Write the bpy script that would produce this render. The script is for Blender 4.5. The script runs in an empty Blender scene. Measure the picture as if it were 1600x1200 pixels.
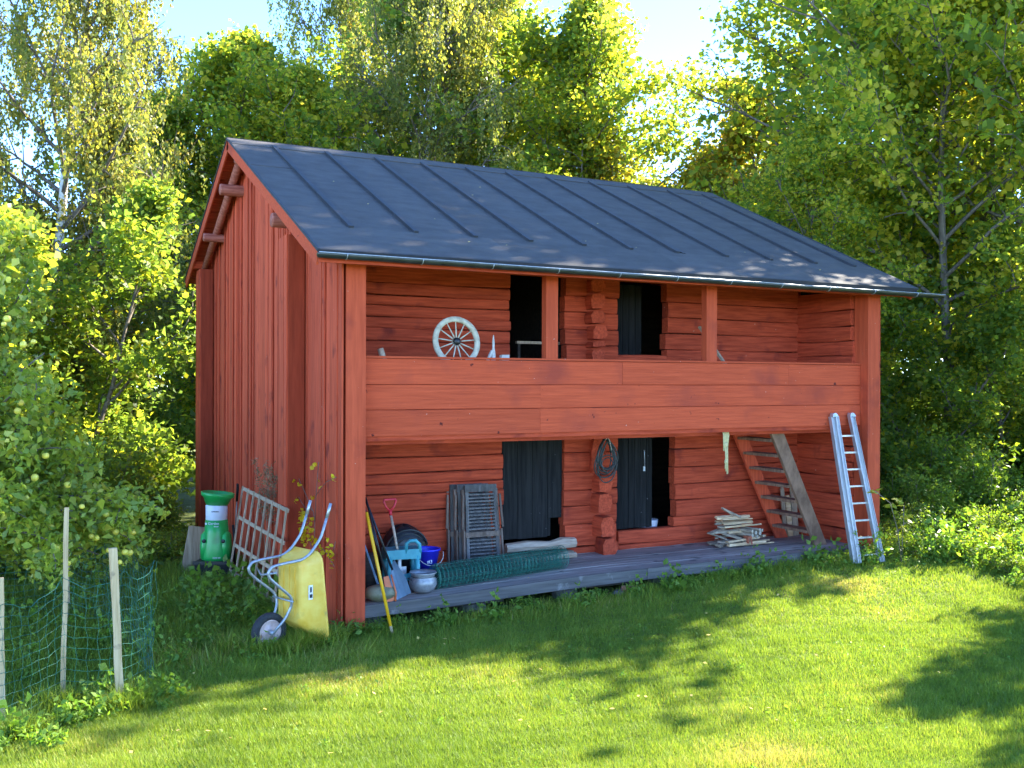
import bpy, math, random
import numpy as np
from mathutils import Vector, Matrix, Euler
PI = math.pi
rnd = random.Random(7)
C = bpy.context.scene.collection
sc = bpy.context.scene

# ------------------------------------------------------------------ camera, sky, sun, exposure
cd = bpy.data.cameras.new('camera'); cam = bpy.data.objects.new('camera', cd); C.objects.link(cam)
sc.camera = cam
cd.sensor_width = 36.0; cd.lens = 1537 / 1600 * 36; cd.clip_end = 3000; cd.clip_start = 0.05
yaw, pitch, roll = .477, -.002, .003
fw = Vector((math.sin(yaw) * math.cos(pitch), math.cos(yaw) * math.cos(pitch), math.sin(pitch)))
r0 = Vector((math.cos(yaw), -math.sin(yaw), 0)); u0 = r0.cross(fw)
rr = r0 * math.cos(roll) + u0 * math.sin(roll); uu = u0 * math.cos(roll) - r0 * math.sin(roll)
cam.matrix_world = Matrix(((rr.x, uu.x, -fw.x, -3.581), (rr.y, uu.y, -fw.y, -11.286), (rr.z, uu.z, -fw.z, 2.997), (0, 0, 0, 1)))

SUN_EL = math.radians(34.5); SUN_DIR2 = Vector((.985, .15)).normalized()      # towards the sun, on the ground plan
sunv = Vector((SUN_DIR2.x * math.cos(SUN_EL), SUN_DIR2.y * math.cos(SUN_EL), math.sin(SUN_EL)))
w = bpy.data.worlds.new('World'); sc.world = w; w.use_nodes = True
nt = w.node_tree; nt.nodes.clear()
wo = nt.nodes.new('ShaderNodeOutputWorld'); bg = nt.nodes.new('ShaderNodeBackground')
sky = nt.nodes.new('ShaderNodeTexSky'); sky.sky_type = 'NISHITA'; sky.sun_disc = False
sky.sun_elevation = SUN_EL; sky.sun_rotation = math.atan2(SUN_DIR2.x, SUN_DIR2.y)
sky.air_density = .42; sky.dust_density = 0; sky.ozone_density = 1.2
# small fair-weather clouds low in the sky
tc = nt.nodes.new('ShaderNodeTexCoord'); mp = nt.nodes.new('ShaderNodeMapping'); mp.inputs['Scale'].default_value = (3, 3, 9)
no = nt.nodes.new('ShaderNodeTexNoise'); no.inputs['Scale'].default_value = 1.6; no.inputs['Detail'].default_value = 7
cr = nt.nodes.new('ShaderNodeValToRGB'); cr.color_ramp.elements[0].position = .74; cr.color_ramp.elements[1].position = .85
cr.color_ramp.elements[1].color = (.75, .75, .75, 1)
mx = nt.nodes.new('ShaderNodeMix'); mx.data_type = 'RGBA'; mx.inputs['B'].default_value = (1.6, 1.65, 1.75, 1)
nt.links.new(tc.outputs['Generated'], mp.inputs['Vector']); nt.links.new(mp.outputs[0], no.inputs['Vector'])
nt.links.new(no.outputs['Fac'], cr.inputs[0]); nt.links.new(cr.outputs[0], mx.inputs['Factor'])
hsv = nt.nodes.new('ShaderNodeHueSaturation'); hsv.inputs['Saturation'].default_value = 1.15; hsv.inputs['Hue'].default_value = .503; hsv.inputs['Value'].default_value = 1.0; nt.links.new(sky.outputs[0], hsv.inputs['Color']); nt.links.new(hsv.outputs[0], mx.inputs['A']); nt.links.new(mx.outputs['Result'], bg.inputs['Color'])
bg.inputs['Strength'].default_value = .15; nt.links.new(bg.outputs[0], wo.inputs['Surface'])
sl = bpy.data.lights.new('sun', 'SUN'); sl.energy = 3.3; sl.angle = math.radians(.53); sl.color = (1, .93, .80)
so = bpy.data.objects.new('sun', sl); C.objects.link(so); so.rotation_euler = sunv.to_track_quat('Z', 'Y').to_euler()
so.location = (20, 5, 30)
vs = sc.view_settings; vs.view_transform = 'Standard'; vs.look = 'None'; vs.gamma = 1; vs.use_curve_mapping = False
vs.exposure = 3.22

# ------------------------------------------------------------------ materials
def newmat(name):
    m = bpy.data.materials.new(name); m.use_nodes = True
    return m, m.node_tree, m.node_tree.nodes['Principled BSDF']
def noise_mat(name, c1, c2, scale=(4, 4, 4), nscale=3., rough=.7, bump=.3, bscale=None, metal=0, detail=6, spec=.5, rand=.0, spots=None, lo=.35, hi=.65, coat=0):
    m, t, p = newmat(name); N = t.nodes.new; L = t.links.new
    co = N('ShaderNodeTexCoord'); mp = N('ShaderNodeMapping'); mp.inputs['Scale'].default_value = scale
    oi = N('ShaderNodeObjectInfo'); ad = N('ShaderNodeVectorMath'); ad.operation = 'ADD'
    mu = N('ShaderNodeMath'); mu.operation = 'MULTIPLY'; mu.inputs[1].default_value = 37.
    L(oi.outputs['Random'], mu.inputs[0]); L(co.outputs['Object'], mp.inputs['Vector']); L(mp.outputs[0], ad.inputs[0]); L(mu.outputs[0], ad.inputs[1])
    n = N('ShaderNodeTexNoise'); n.inputs['Scale'].default_value = nscale; n.inputs['Detail'].default_value = detail; n.inputs['Roughness'].default_value = .62
    L(ad.outputs[0], n.inputs['Vector'])
    r = N('ShaderNodeValToRGB'); r.color_ramp.elements[0].position = lo; r.color_ramp.elements[1].position = hi
    r.color_ramp.elements[0].color = (*c1, 1); r.color_ramp.elements[1].color = (*c2, 1); L(n.outputs['Fac'], r.inputs[0])
    out = r.outputs[0]
    if rand:
        hs = N('ShaderNodeHueSaturation'); mr = N('ShaderNodeMapRange'); mr.inputs['To Min'].default_value = 1 - rand; mr.inputs['To Max'].default_value = 1 + rand
        L(oi.outputs['Random'], mr.inputs['Value']); L(mr.outputs[0], hs.inputs['Value']); L(out, hs.inputs['Color']); out = hs.outputs[0]
    if spots:                                       # (colour, scale, threshold): chips, lichen, knots, dirt
        for (sc_, ss, th, soft) in spots:
            n2 = N('ShaderNodeTexNoise'); n2.inputs['Scale'].default_value = ss; n2.inputs['Detail'].default_value = 4
            a2 = N('ShaderNodeVectorMath'); a2.operation = 'ADD'; L(co.outputs['Object'], a2.inputs[0]); L(mu.outputs[0], a2.inputs[1]); L(a2.outputs[0], n2.inputs['Vector'])
            mr2 = N('ShaderNodeMapRange'); mr2.inputs['From Min'].default_value = th; mr2.inputs['From Max'].default_value = th + soft
            L(n2.outputs['Fac'], mr2.inputs['Value'])
            mm = N('ShaderNodeMix'); mm.data_type = 'RGBA'; mm.inputs['B'].default_value = (*sc_, 1)
            L(mr2.outputs[0], mm.inputs['Factor']); L(out, mm.inputs['A']); out = mm.outputs['Result']
    L(out, p.inputs['Base Color'])
    p.inputs['Roughness'].default_value = rough; p.inputs['Metallic'].default_value = metal; p.inputs['Specular IOR Level'].default_value = spec
    if bump:
        b = N('ShaderNodeBump'); b.inputs['Strength'].default_value = bump; b.inputs['Distance'].default_value = .01
        nb = n
        if bscale:
            nb = N('ShaderNodeTexNoise'); nb.inputs['Scale'].default_value = bscale; nb.inputs['Detail'].default_value = 6; L(ad.outputs[0], nb.inputs['Vector'])
        L(nb.outputs['Fac'], b.inputs['Height']); L(b.outputs[0], p.inputs['Normal'])
    return m
RD, RL = (.32, .038, .014), (.55, .079, .031)
chips = [((.17, .022, .016), 2.2, .60, .16), ((.52, .27, .20), 17., .745, .02)]
M = {}
M['red_h'] = noise_mat('falu red painted timber, grain lengthwise', RD, RL, (.9, 14, 14), 2.2, .85, .55, rand=.13, spots=chips, spec=.25)
M['red_v'] = noise_mat('falu red painted board, grain upright', (.46, .060, .022), (.65, .102, .041), (13, 13, .55), 2.4, .85, .6, rand=.16, spots=chips, spec=.25)
M['red_y'] = noise_mat('falu red painted timber, grain front to back', RD, RL, (14, .9, 14), 2.2, .85, .55, rand=.13, spots=chips, spec=.25)
M['red_dark'] = noise_mat('darker red corner box boards', (.25, .036, .014), (.36, .054, .022), (9, 9, .7), 2.0, .85, .3, rand=.05, spec=.2)  # a darker red than the cladding, for the front boards of the corner boxes
M['red_rail'] = noise_mat('fresher falu red railing paint', (.41, .057, .021), (.58, .089, .033), (.7, 15, 15), 2.4, .9, .7, rand=.10, lo=.28, hi=.7, spots=[((.36, .055, .028), 1.3, .55, .2), ((.12, .02, .014), 9., .70, .04), ((.60, .36, .30), 25., .75, .02)], spec=.25)
M['red_post'] = noise_mat('falu red post', (.41, .057, .020), (.54, .083, .031), (9, 9, .7), 2.0, .8, .35, rand=.05, spots=[((.50, .34, .28), 21., .735, .02), ((.22, .03, .02), 1.6, .6, .2)], spec=.25)
M['door'] = noise_mat('tarred black door plank', (.008, .008, .008), (.022, .021, .020), (10, 10, .6), 2.4, .85, .6, spec=.15, rand=.25, spots=[((.16, .16, .16), 22., .73, .03)])
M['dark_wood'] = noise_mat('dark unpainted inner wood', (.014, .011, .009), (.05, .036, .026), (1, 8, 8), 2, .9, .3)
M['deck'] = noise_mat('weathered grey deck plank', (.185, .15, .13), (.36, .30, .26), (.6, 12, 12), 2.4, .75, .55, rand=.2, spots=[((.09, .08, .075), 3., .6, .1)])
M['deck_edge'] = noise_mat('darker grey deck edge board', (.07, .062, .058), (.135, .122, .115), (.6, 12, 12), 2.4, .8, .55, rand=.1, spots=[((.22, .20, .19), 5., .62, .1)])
M['grey_board'] = noise_mat('silvered grey wood', (.28, .185, .11), (.50, .36, .235), (12, 12, .8), 2.4, .85, .5, rand=.2)
M['brown_wood'] = noise_mat('brown weathered stair wood', (.13, .065, .036), (.29, .16, .095), (3, 12, 1.6), 2.2, .8, .45, rand=.1, spots=[((.03, .022, .018), 9., .70, .04)])
M['fresh_wood'] = noise_mat('split pale firewood', (.46, .27, .12), (.74, .52, .30), (2, 12, 12), 2.2, .8, .45, rand=.28)
M['bark_wood'] = noise_mat('grey barked firewood', (.20, .14, .09), (.44, .34, .23), (5, 14, 14), 2.2, .9, .7, rand=.3)
M['cut_end'] = noise_mat('sawn pale wood end', (.45, .36, .24), (.68, .60, .46), (9, 9, 9), 2.2, .8, .2)
M['stake'] = noise_mat('pale sawn stake', (.40, .27, .13), (.60, .44, .25), (14, 14, .9), 2.4, .75, .4, rand=.1, spots=[((.22, .15, .09), 6., .62, .08)])
M['beam_wood'] = noise_mat('peeled split timber', (.34, .23, .15), (.58, .44, .32), (1.4, 12, 12), 2.2, .8, .6, rand=.1)
M['log_brown'] = noise_mat('reddish brown purlin', (.24, .055, .030), (.46, .15, .10), (1.5, 11, 11), 2.2, .8, .5, rand=.1)
def felt_mat():
    m = noise_mat('grey roofing felt', (.064, .057, .052), (.088, .080, .073), (1.2, 2.4, 2.4), 2.2, .85, .25, 90, rand=.08,
                  spots=[((.095, .088, .082), 1.1, .60, .25), ((.22, .22, .20), 34., .77, .02)], spec=.3)
    return m
M['felt'] = felt_mat()
M['felt_edge'] = noise_mat('dark felt batten', (.024, .024, .026), (.038, .038, .041), (2, 2, 2), 3, .7, .2)
M['gutter'] = noise_mat('black painted gutter', (.012, .014, .014), (.03, .035, .033), (2, 2, 2), 3, .28, .05, spec=.6)
M['steel'] = noise_mat('galvanised steel tube', (.30, .32, .35), (.44, .46, .49), (6, 6, 6), 4, .42, .05, metal=.6)
M['alu'] = noise_mat('brushed aluminium', (.44, .44, .45), (.58, .58, .59), (8, 8, .8), 4, .38, .05, metal=.7)
M['pot'] = noise_mat('dull grey metal pot', (.24, .24, .245), (.36, .36, .365), (6, 6, 6), 4, .42, .05, metal=.35)
M['rubber'] = noise_mat('black tyre rubber', (.012, .012, .014), (.03, .03, .034), (8, 8, 8), 4, .75, .2)
M['black'] = noise_mat('black plastic', (.008, .008, .010), (.016, .017, .020), (8, 8, 8), 4, .38, .05)
M['yellow'] = noise_mat('faded yellow barrow plastic', (.80, .45, .045), (.86, .58, .11), (3, 3, 3), 2.2, .42, .05, spots=[((.52, .33, .08), 4., .62, .1), ((.28, .20, .10), 13., .72, .03)], spec=.5)
M['yellow_pole'] = noise_mat('yellow lacquered pole', (.72, .36, .01), (.80, .44, .02), (3, 3, 3), 2.2, .3, .03)
M['green'] = noise_mat('green shredder plastic', (.012, .30, .055), (.02, .36, .075), (3, 3, 3), 2.2, .3, .02, spots=[((.03, .22, .06), 3., .62, .1)])
M['white'] = noise_mat('white label', (.66, .66, .72), (.74, .74, .78), (3, 3, 3), 2.2, .5, .02)
M['blue'] = noise_mat('deep blue bucket plastic', (.020, .022, .50), (.03, .035, .60), (3, 3, 3), 2.2, .35, .03)
M['teal'] = noise_mat('teal plastic', (.035, .24, .28), (.06, .33, .37), (3, 3, 3), 2.2, .4, .03)
M['bluegrey'] = noise_mat('blue-grey shovel plastic', (.11, .18, .27), (.17, .26, .36), (3, 3, 3), 2.2, .45, .03)
M['redp'] = noise_mat('red plastic handle', (.62, .02, .035), (.72, .03, .05), (3, 3, 3), 2.2, .35, .02)
M['orange'] = noise_mat('orange red enamel', (.52, .10, .03), (.60, .15, .04), (3, 3, 3), 2.2, .45, .05)
M['rim'] = noise_mat('dusty pink wheel rim', (.46, .31, .27), (.60, .44, .40), (5, 5, 5), 3, .5, .1, spots=[((.25, .12, .08), 11., .62, .08)])
M['khaki'] = noise_mat('khaki stoneware', (.13, .125, .07), (.24, .22, .13), (3, 3, 3), 3, .6, .2)
M['mesh_green'] = noise_mat('dark green coated wire', (.012, .12, .085), (.035, .22, .155), (3, 3, 3), 3, .42, .0)
M['net_green'] = noise_mat('green net cord', (.012, .11, .07), (.025, .17, .11), (3, 3, 3), 3, .5, .0)
M['hose'] = noise_mat('black green hose', (.018, .022, .020), (.05, .055, .05), (3, 3, 3), 3, .5, .0)
M['rope'] = noise_mat('pale yellow rope', (.50, .40, .16), (.66, .56, .30), (30, 30, 30), 3, .8, .3)
M['tie'] = noise_mat('rust brown binding', (.30, .07, .03), (.42, .12, .06), (9, 9, 9), 3, .7, .2)
M['wheelwhite'] = noise_mat('chalky white paint on wheel', (.38, .34, .25), (.58, .53, .40), (5, 5, 5), 3, .8, .3, spots=[((.25, .21, .16), 12., .64, .06)])
M['ivory'] = noise_mat('pale bleached wood', (.42, .38, .32), (.60, .56, .50), (5, 5, 5), 3, .8, .2)
M['shutter'] = noise_mat('dark grey weathered slats', (.06, .052, .048), (.15, .132, .122), (8, 8, 2), 3, .75, .4, rand=.25)
M['shutter_b'] = noise_mat('worn brown slat frame', (.10, .062, .042), (.23, .155, .115), (8, 8, 2), 3, .75, .4, rand=.25)
M['brick'] = noise_mat('dull red brick', (.28, .09, .06), (.40, .16, .11), (8, 8, 8), 3, .9, .5)
M['stone'] = noise_mat('grey foundation stone', (.10, .095, .085), (.22, .20, .18), (3, 3, 3), 3, .9, .6, rand=.2)
M['birch_bark'] = noise_mat('white birch bark', (.10, .095, .085), (.72, .70, .64), (2, 2, 7), 1.6, .8, .4, lo=.36, hi=.46)
M['bark'] = noise_mat('grey brown bark', (.07, .055, .042), (.21, .17, .13), (8, 8, 1.6), 2.4, .9, .8)
M['apple'] = noise_mat('yellow green apple', (.50, .47, .06), (.72, .54, .08), (4, 4, 4), 3, .35, .0, rand=.18, spots=[((.60, .20, .04), 5., .64, .12)])
M['fallen'] = noise_mat('fallen yellow leaf', (.48, .33, .06), (.62, .45, .12), (9, 9, 9), 3, .7, .1, rand=.2)

def foliage(name, ramp, trans=.45, tcol=(1.35, 1.25, .55), gloss=.28, rough=.5):
    m = bpy.data.materials.new(name); m.use_nodes = True; t = m.node_tree; t.nodes.clear(); N = t.nodes.new; L = t.links.new
    out = N('ShaderNodeOutputMaterial'); at = N('ShaderNodeAttribute'); at.attribute_name = 'tint'
    oi = N('ShaderNodeObjectInfo')
    r = N('ShaderNodeValToRGB'); el = r.color_ramp.elements
    el[0].position, el[0].color = ramp[0][0], (*ramp[0][1], 1); el[1].position, el[1].color = ramp[-1][0], (*ramp[-1][1], 1)
    for p_, c_ in ramp[1:-1]:
        e = el.new(p_); e.color = (*c_, 1)
    ma = N('ShaderNodeMath'); ma.operation = 'MULTIPLY_ADD'; ma.inputs[1].default_value = .16; L(oi.outputs['Random'], ma.inputs[0]); L(at.outputs['Fac'], ma.inputs[2])
    sb = N('ShaderNodeMath'); sb.operation = 'SUBTRACT'; sb.inputs[1].default_value = .08; L(ma.outputs[0], sb.inputs[0]); L(sb.outputs[0], r.inputs[0])
    p = N('ShaderNodeBsdfPrincipled'); p.inputs['Roughness'].default_value = rough; p.inputs['Specular IOR Level'].default_value = gloss
    tr = N('ShaderNodeBsdfTranslucent'); vm = N('ShaderNodeVectorMath'); vm.operation = 'MULTIPLY'; vm.inputs[1].default_value = tcol
    mixs = N('ShaderNodeMixShader'); mixs.inputs[0].default_value = trans
    L(r.outputs[0], p.inputs['Base Color']); L(r.outputs[0], vm.inputs[0]); L(vm.outputs[0], tr.inputs['Color'])
    L(p.outputs[0], mixs.inputs[1]); L(tr.outputs[0], mixs.inputs[2]); L(mixs.outputs[0], out.inputs['Surface'])
    return m
DG, MG, YG, YE = (.085, .145, .032), (.15, .225, .042), (.25, .29, .045), (.50, .42, .055)
F = {}
F['maple'] = foliage('maple leaves', [(0, DG), (.45, MG), (.70, (.22, .28, .03)), (.85, (.40, .38, .03)), (1, YE)], trans=.66, tcol=(1.75, 1.75, 1.0))
F['golden'] = foliage('golden leaves', [(0, (.11, .14, .02)), (.4, (.18, .21, .028)), (.75, (.28, .26, .035)), (1, (.48, .32, .045))], trans=.5, tcol=(1.8, 1.6, .7))
F['birch'] = foliage('birch leaves', [(0, (.10, .14, .035)), (.4, (.17, .20, .05)), (.75, (.28, .27, .06)), (1, (.46, .34, .05))], trans=.5, tcol=(1.7, 1.6, .7))
F['apple'] = foliage('apple leaves', [(0, (.11, .17, .035)), (.5, (.22, .30, .045)), (.85, (.36, .40, .05)), (1, (.36, .34, .05))], trans=.42, tcol=(1.8, 1.8, .7), gloss=.45, rough=.42)
F['shrub'] = foliage('shrub leaves', [(0, (.085, .15, .024)), (.5, (.15, .23, .032)), (.85, (.25, .31, .035)), (1, (.34, .33, .05))], trans=.48, tcol=(1.9, 1.9, .7))
F['weed'] = foliage('weed leaves', [(0, (.10, .19, .03)), (.6, (.18, .29, .045)), (1, (.26, .32, .05))], trans=.42, tcol=(1.6, 1.7, .6))
F['grass'] = foliage('grass blades', [(0, (.10, .17, .022)), (.45, (.18, .27, .032)), (.8, (.29, .36, .05)), (.95, (.34, .34, .06)), (1, (.45, .38, .14))], trans=.42, tcol=(1.45, 1.4, .7), gloss=.22)
F['yellow'] = foliage('autumn yellow leaves', [(0, (.50, .36, .01)), (1, (.80, .58, .02))], trans=.4, tcol=(1.2, 1.1, .6))
F['dry'] = foliage('dry straw', [(0, (.20, .16, .08)), (1, (.36, .30, .17))], trans=.3, tcol=(1.2, 1.1, .8))

# ------------------------------------------------------------------ helpers
class MB:
    """collects boxes, tubes, lathes and loose polygons into one mesh"""
    def __init__(s): s.v = []; s.f = []; s.sm = []
    def add(s, vs_, fs, smooth=False):
        o = len(s.v); s.v += [tuple(p) for p in vs_]; s.f += [tuple(i + o for i in f) for f in fs]; s.sm += [smooth] * len(fs); return s
    def box(s, x0, x1, y0, y1, z0, z1, jit=0, mtx=None):
        p = [Vector((x, y, z)) for z in (z0, z1) for y in (y0, y1) for x in (x0, x1)]
        if jit: p = [q + Vector([rnd.uniform(-jit, jit) for _ in range(3)]) for q in p]
        if mtx: p = [mtx @ q for q in p]
        return s.add(p, [(0, 2, 3, 1), (4, 5, 7, 6), (0, 1, 5, 4), (2, 6, 7, 3), (0, 4, 6, 2), (1, 3, 7, 5)])
    def bar(s, a, b, wd, ht, up=(0, 0, 1), taper=1.):
        """a rectangular bar from a to b, wd across, ht along 'up'"""
        a, b = Vector(a), Vector(b); d = (b - a).normalized(); side = d.cross(Vector(up)).normalized(); u = side.cross(d).normalized()
        p = []
        for q, k in ((a, 1), (b, taper)):
            for sx, sz in ((-1, -1), (1, -1), (1, 1), (-1, 1)): p.append(q + side * sx * wd / 2 * k + u * sz * ht / 2 * k)
        return s.add(p, [(3, 2, 1, 0), (4, 5, 6, 7), (0, 1, 5, 4), (1, 2, 6, 5), (2, 3, 7, 6), (3, 0, 4, 7)])
    def tube(s, pts, rad, n=8, cap=True, closed=False, smooth=True):
        P = [Vector(p) for p in pts]; k = len(P); R_ = rad if isinstance(rad, (list, tuple)) else [rad] * k
        prev = None; vs_ = []
        for i in range(k):
            if closed: t = P[(i + 1) % k] - P[i - 1]
            else: t = P[min(i + 1, k - 1)] - P[max(i - 1, 0)]
            t = t.normalized() if t.length > 1e-9 else Vector((0, 0, 1))
            if prev is None:
                a = t.cross(Vector((0, 0, 1)));  a = a if a.length > 1e-3 else t.cross(Vector((1, 0, 0)))
                a.normalize()
            else:
                a = prev - t * prev.dot(t); a = a.normalized() if a.length > 1e-6 else prev
            prev = a; b = t.cross(a)
            for j in range(n):
                an = 2 * PI * j / n; vs_.append(P[i] + (a * math.cos(an) + b * math.sin(an)) * R_[i])
        fs = []
        for i in range(k if closed else k - 1):
            i2 = (i + 1) % k
            for j in range(n): fs.append((i * n + j, i * n + (j + 1) % n, i2 * n + (j + 1) % n, i2 * n + j))
        if cap and not closed: fs += [tuple(range(n))[::-1], tuple(range((k - 1) * n, k * n))]
        return s.add(vs_, fs, smooth)
    def lathe(s, prof, n=20, mtx=None, smooth=True, sx=1., sy=1.):
        vs_ = []
        for (r_, z) in prof:
            for j in range(n):
                a = 2 * PI * j / n; q = Vector((r_ * math.cos(a) * sx, r_ * math.sin(a) * sy, z)); vs_.append(mtx @ q if mtx else q)
        fs = []
        for i in range(len(prof) - 1):
            for j in range(n): fs.append((i * n + j, i * n + (j + 1) % n, (i + 1) * n + (j + 1) % n, (i + 1) * n + j))
        return s.add(vs_, fs, smooth)
    def build(s, name, m, parent=None, loc=None):
        me = bpy.data.meshes.new(name); me.from_pydata(s.v, [], s.f)
        me.polygons.foreach_set('use_smooth', s.sm); me.update()
        if m: me.materials.append(m)
        o = bpy.data.objects.new(name, me); C.objects.link(o)
        if parent: o.parent = parent
        if loc: o.location = loc
        return o
def tag(o, label=None, cat=None, group=None, kind=None):
    if label: o['label'] = label
    if cat: o['category'] = cat
    if group: o['group'] = group
    if kind: o['kind'] = kind
    return o
def thing(name, label, cat, loc=(0, 0, 0), rz=0, group=None, rot=None):
    o = bpy.data.objects.new(name, None); C.objects.link(o); o.location = loc; o.rotation_euler = rot or (0, 0, rz); o.empty_display_size = .1
    return tag(o, label, cat, group)
def copy_tree(o, parent=None):
    c = o.copy(); C.objects.link(c); c.parent = parent
    for ch in list(o.children): copy_tree(ch, c)
    return c
def text_mesh(body, size, name, m, parent, mtx, depth=.002):
    cu = bpy.data.curves.new(name, 'FONT'); cu.body = body; cu.size = size; cu.extrude = depth; cu.align_x = 'CENTER'
    tmp = bpy.data.objects.new(name, cu); dg = bpy.context.evaluated_depsgraph_get()
    C.objects.link(tmp); dg.update(); me = bpy.data.meshes.new_from_object(tmp.evaluated_get(dg)); C.objects.unlink(tmp); bpy.data.objects.remove(tmp)
    me.transform(mtx); me.materials.clear(); me.materials.append(m)
    o = bpy.data.objects.new(name, me); C.objects.link(o); o.parent = parent
    return o
def fast_mesh(name, V, Fq, m, tint=None, tri=False, parent=None, link=True):
    """numpy arrays to a mesh object; tint is one value per vertex"""
    V = np.asarray(V, np.float32).reshape(-1, 3); Fq = np.asarray(Fq, np.int32); k = 3 if tri else 4; Fq = Fq.reshape(-1, k); nf = len(Fq)
    me = bpy.data.meshes.new(name); me.vertices.add(len(V)); me.vertices.foreach_set('co', V.ravel())
    me.loops.add(nf * k); me.loops.foreach_set('vertex_index', Fq.ravel())
    me.polygons.add(nf); me.polygons.foreach_set('loop_start', np.arange(0, nf * k, k, dtype=np.int32)); me.polygons.foreach_set('loop_total', np.full(nf, k, np.int32))
    me.update(calc_edges=True)
    if tint is not None:
        a = me.attributes.new('tint', 'FLOAT', 'POINT'); a.data.foreach_set('value', np.asarray(tint, np.float32))
    me.materials.append(m); me.validate()
    o = bpy.data.objects.new(name, me)
    if link: C.objects.link(o)
    if parent: o.parent = parent
    return o
def smooth01(x): x = np.clip(x, 0, 1); return x * x * (3 - 2 * x)
def ground_z(x, y):
    x = np.asarray(x, float); y = np.asarray(y, float)
    rise = .22 * smooth01((x - 1) / 7) * smooth01((y + 2.6) / 2.3)
    roll_ = .035 * np.sin(x * .9 + 1) * np.sin(y * .7) * smooth01(np.abs(y + 1) / 2)
    fr = .10 * np.sin(x * .13) * np.cos(y * .11) * smooth01((np.hypot(x - 3, y) - 12) / 8)
    return rise + roll_ + fr
def gz(x, y): return float(ground_z(x, y))
def dz(x):  return .30 + .10 * float(smooth01(x / 4.2))       # top of the deck

# ------------------------------------------------------------------ ground
def ground():
    xs = np.concatenate([np.linspace(-300, -14, 12), np.arange(-12, 30, .5), np.linspace(32, 320, 12)])
    ys = np.concatenate([np.linspace(-200, -14, 10), np.arange(-12, 30, .5), np.linspace(32, 400, 12)])
    X, Y = np.meshgrid(xs, ys); Z = ground_z(X, Y)
    n, k = X.shape; V = np.stack([X, Y, Z], -1).reshape(-1, 3)
    i = np.arange((n - 1) * (k - 1)); r_, c_ = i // (k - 1), i % (k - 1); a = r_ * k + c_
    m, t, p = newmat('soil, moss and short grass'); N = t.nodes.new; L = t.links.new
    co = N('ShaderNodeTexCoord'); n1 = N('ShaderNodeTexNoise'); n1.inputs['Scale'].default_value = 1.3; n1.inputs['Detail'].default_value = 9
    n2 = N('ShaderNodeTexNoise'); n2.inputs['Scale'].default_value = 26; n2.inputs['Detail'].default_value = 6
    r1 = N('ShaderNodeValToRGB'); e = r1.color_ramp.elements; e[0].position = .38; e[0].color = (.13, .17, .02, 1); e[1].position = .66; e[1].color = (.21, .25, .035, 1)
    r2 = N('ShaderNodeValToRGB'); e = r2.color_ramp.elements; e[0].position = .44; e[0].color = (.35, .35, .35, 1); e[1].position = .62; e[1].color = (1, 1, 1, 1)
    mm = N('ShaderNodeMix'); mm.data_type = 'RGBA'; mm.blend_type = 'MULTIPLY'; mm.inputs['Factor'].default_value = .8
    L(co.outputs['Object'], n1.inputs['Vector']); L(co.outputs['Object'], n2.inputs['Vector']); L(n1.outputs['Fac'], r1.inputs[0]); L(n2.outputs['Fac'], r2.inputs[0])
    L(r1.outputs[0], mm.inputs['A']); L(r2.outputs[0], mm.inputs['B']); L(mm.outputs['Result'], p.inputs['Base Color']); p.inputs['Roughness'].default_value = .95
    b = N('ShaderNodeBump'); b.inputs['Strength'].default_value = .8; b.inputs['Distance'].default_value = .03; L(n2.outputs['Fac'], b.inputs['Height']); L(b.outputs[0], p.inputs['Normal'])
    o = fast_mesh('ground', V, np.stack([a, a + 1, a + k + 1, a + k], -1), m); tag(o, kind='structure')
ground()

# ------------------------------------------------------------------ the barn
LX, PW, HT, D1, YB = 8.89, .276, 4.4, 1.51, 8.41
TP = .464; FO = .318; ZE = 4.509; YR = 4.83; ZR = ZE + (YR + FO) * TP; YE_ = 8.93
def rz_(y): return ZE + (y + FO) * TP if y <= YR else ZR - (y - YR) * TP      # top of the roof
RT = .13                                                                  # roof build-up under the felt
barn = thing('log_barn', 'red two-storey log barn with open balcony and grey felt roof', 'barn')

def log_mesh(a, b, z0, z1, face, axis='x', thick=.15, seg=5, wob=.009, bulge=.010, endj=.0):
    """one hewn log: rectangular with a softly bulging, uneven face; axis x: face looks to -y; axis y: face looks to -x"""
    mb = MB(); h = z1 - z0; vs_ = []; rings = seg + 1; ph = rnd.random() * 9
    for i in range(rings):
        t = i / seg; s_ = a + (b - a) * t
        if i == 0: s_ += rnd.uniform(-endj, endj)
        if i == seg: s_ += rnd.uniform(-endj, endj)
        w1 = math.sin(t * 5 + ph) * wob * .7; w2 = math.sin(t * 4 + ph * 2) * wob * .5; fb = rnd.uniform(-.5, 1) * wob
        prof = [(.014, .003), (.001 - fb, .014), (-bulge - fb, h * .32), (-bulge * .95 - fb, h * .66), (-.003 - fb, h - .014), (.013, h - .003), (thick, h - .008), (thick, .008)]
        for k, (d, z) in enumerate(prof):
            zz = z0 + z + (w1 if k < 2 else w2 if 3 < k < 6 else 0)
            if axis == 'x': vs_.append((s_, face + d, zz))
            else: vs_.append((face + d, s_, zz))
    fs = []; n = 8
    for i in range(seg):
        for j in range(n): fs.append((i * n + j, i * n + (j + 1) % n, (i + 1) * n + (j + 1) % n, (i + 1) * n + j))
    fs += [tuple(range(n))[::-1], tuple(range(seg * n, seg * n + n))]
    if axis == 'x': fs = [f[::-1] for f in fs]
    return mb.add(vs_, fs)

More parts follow.
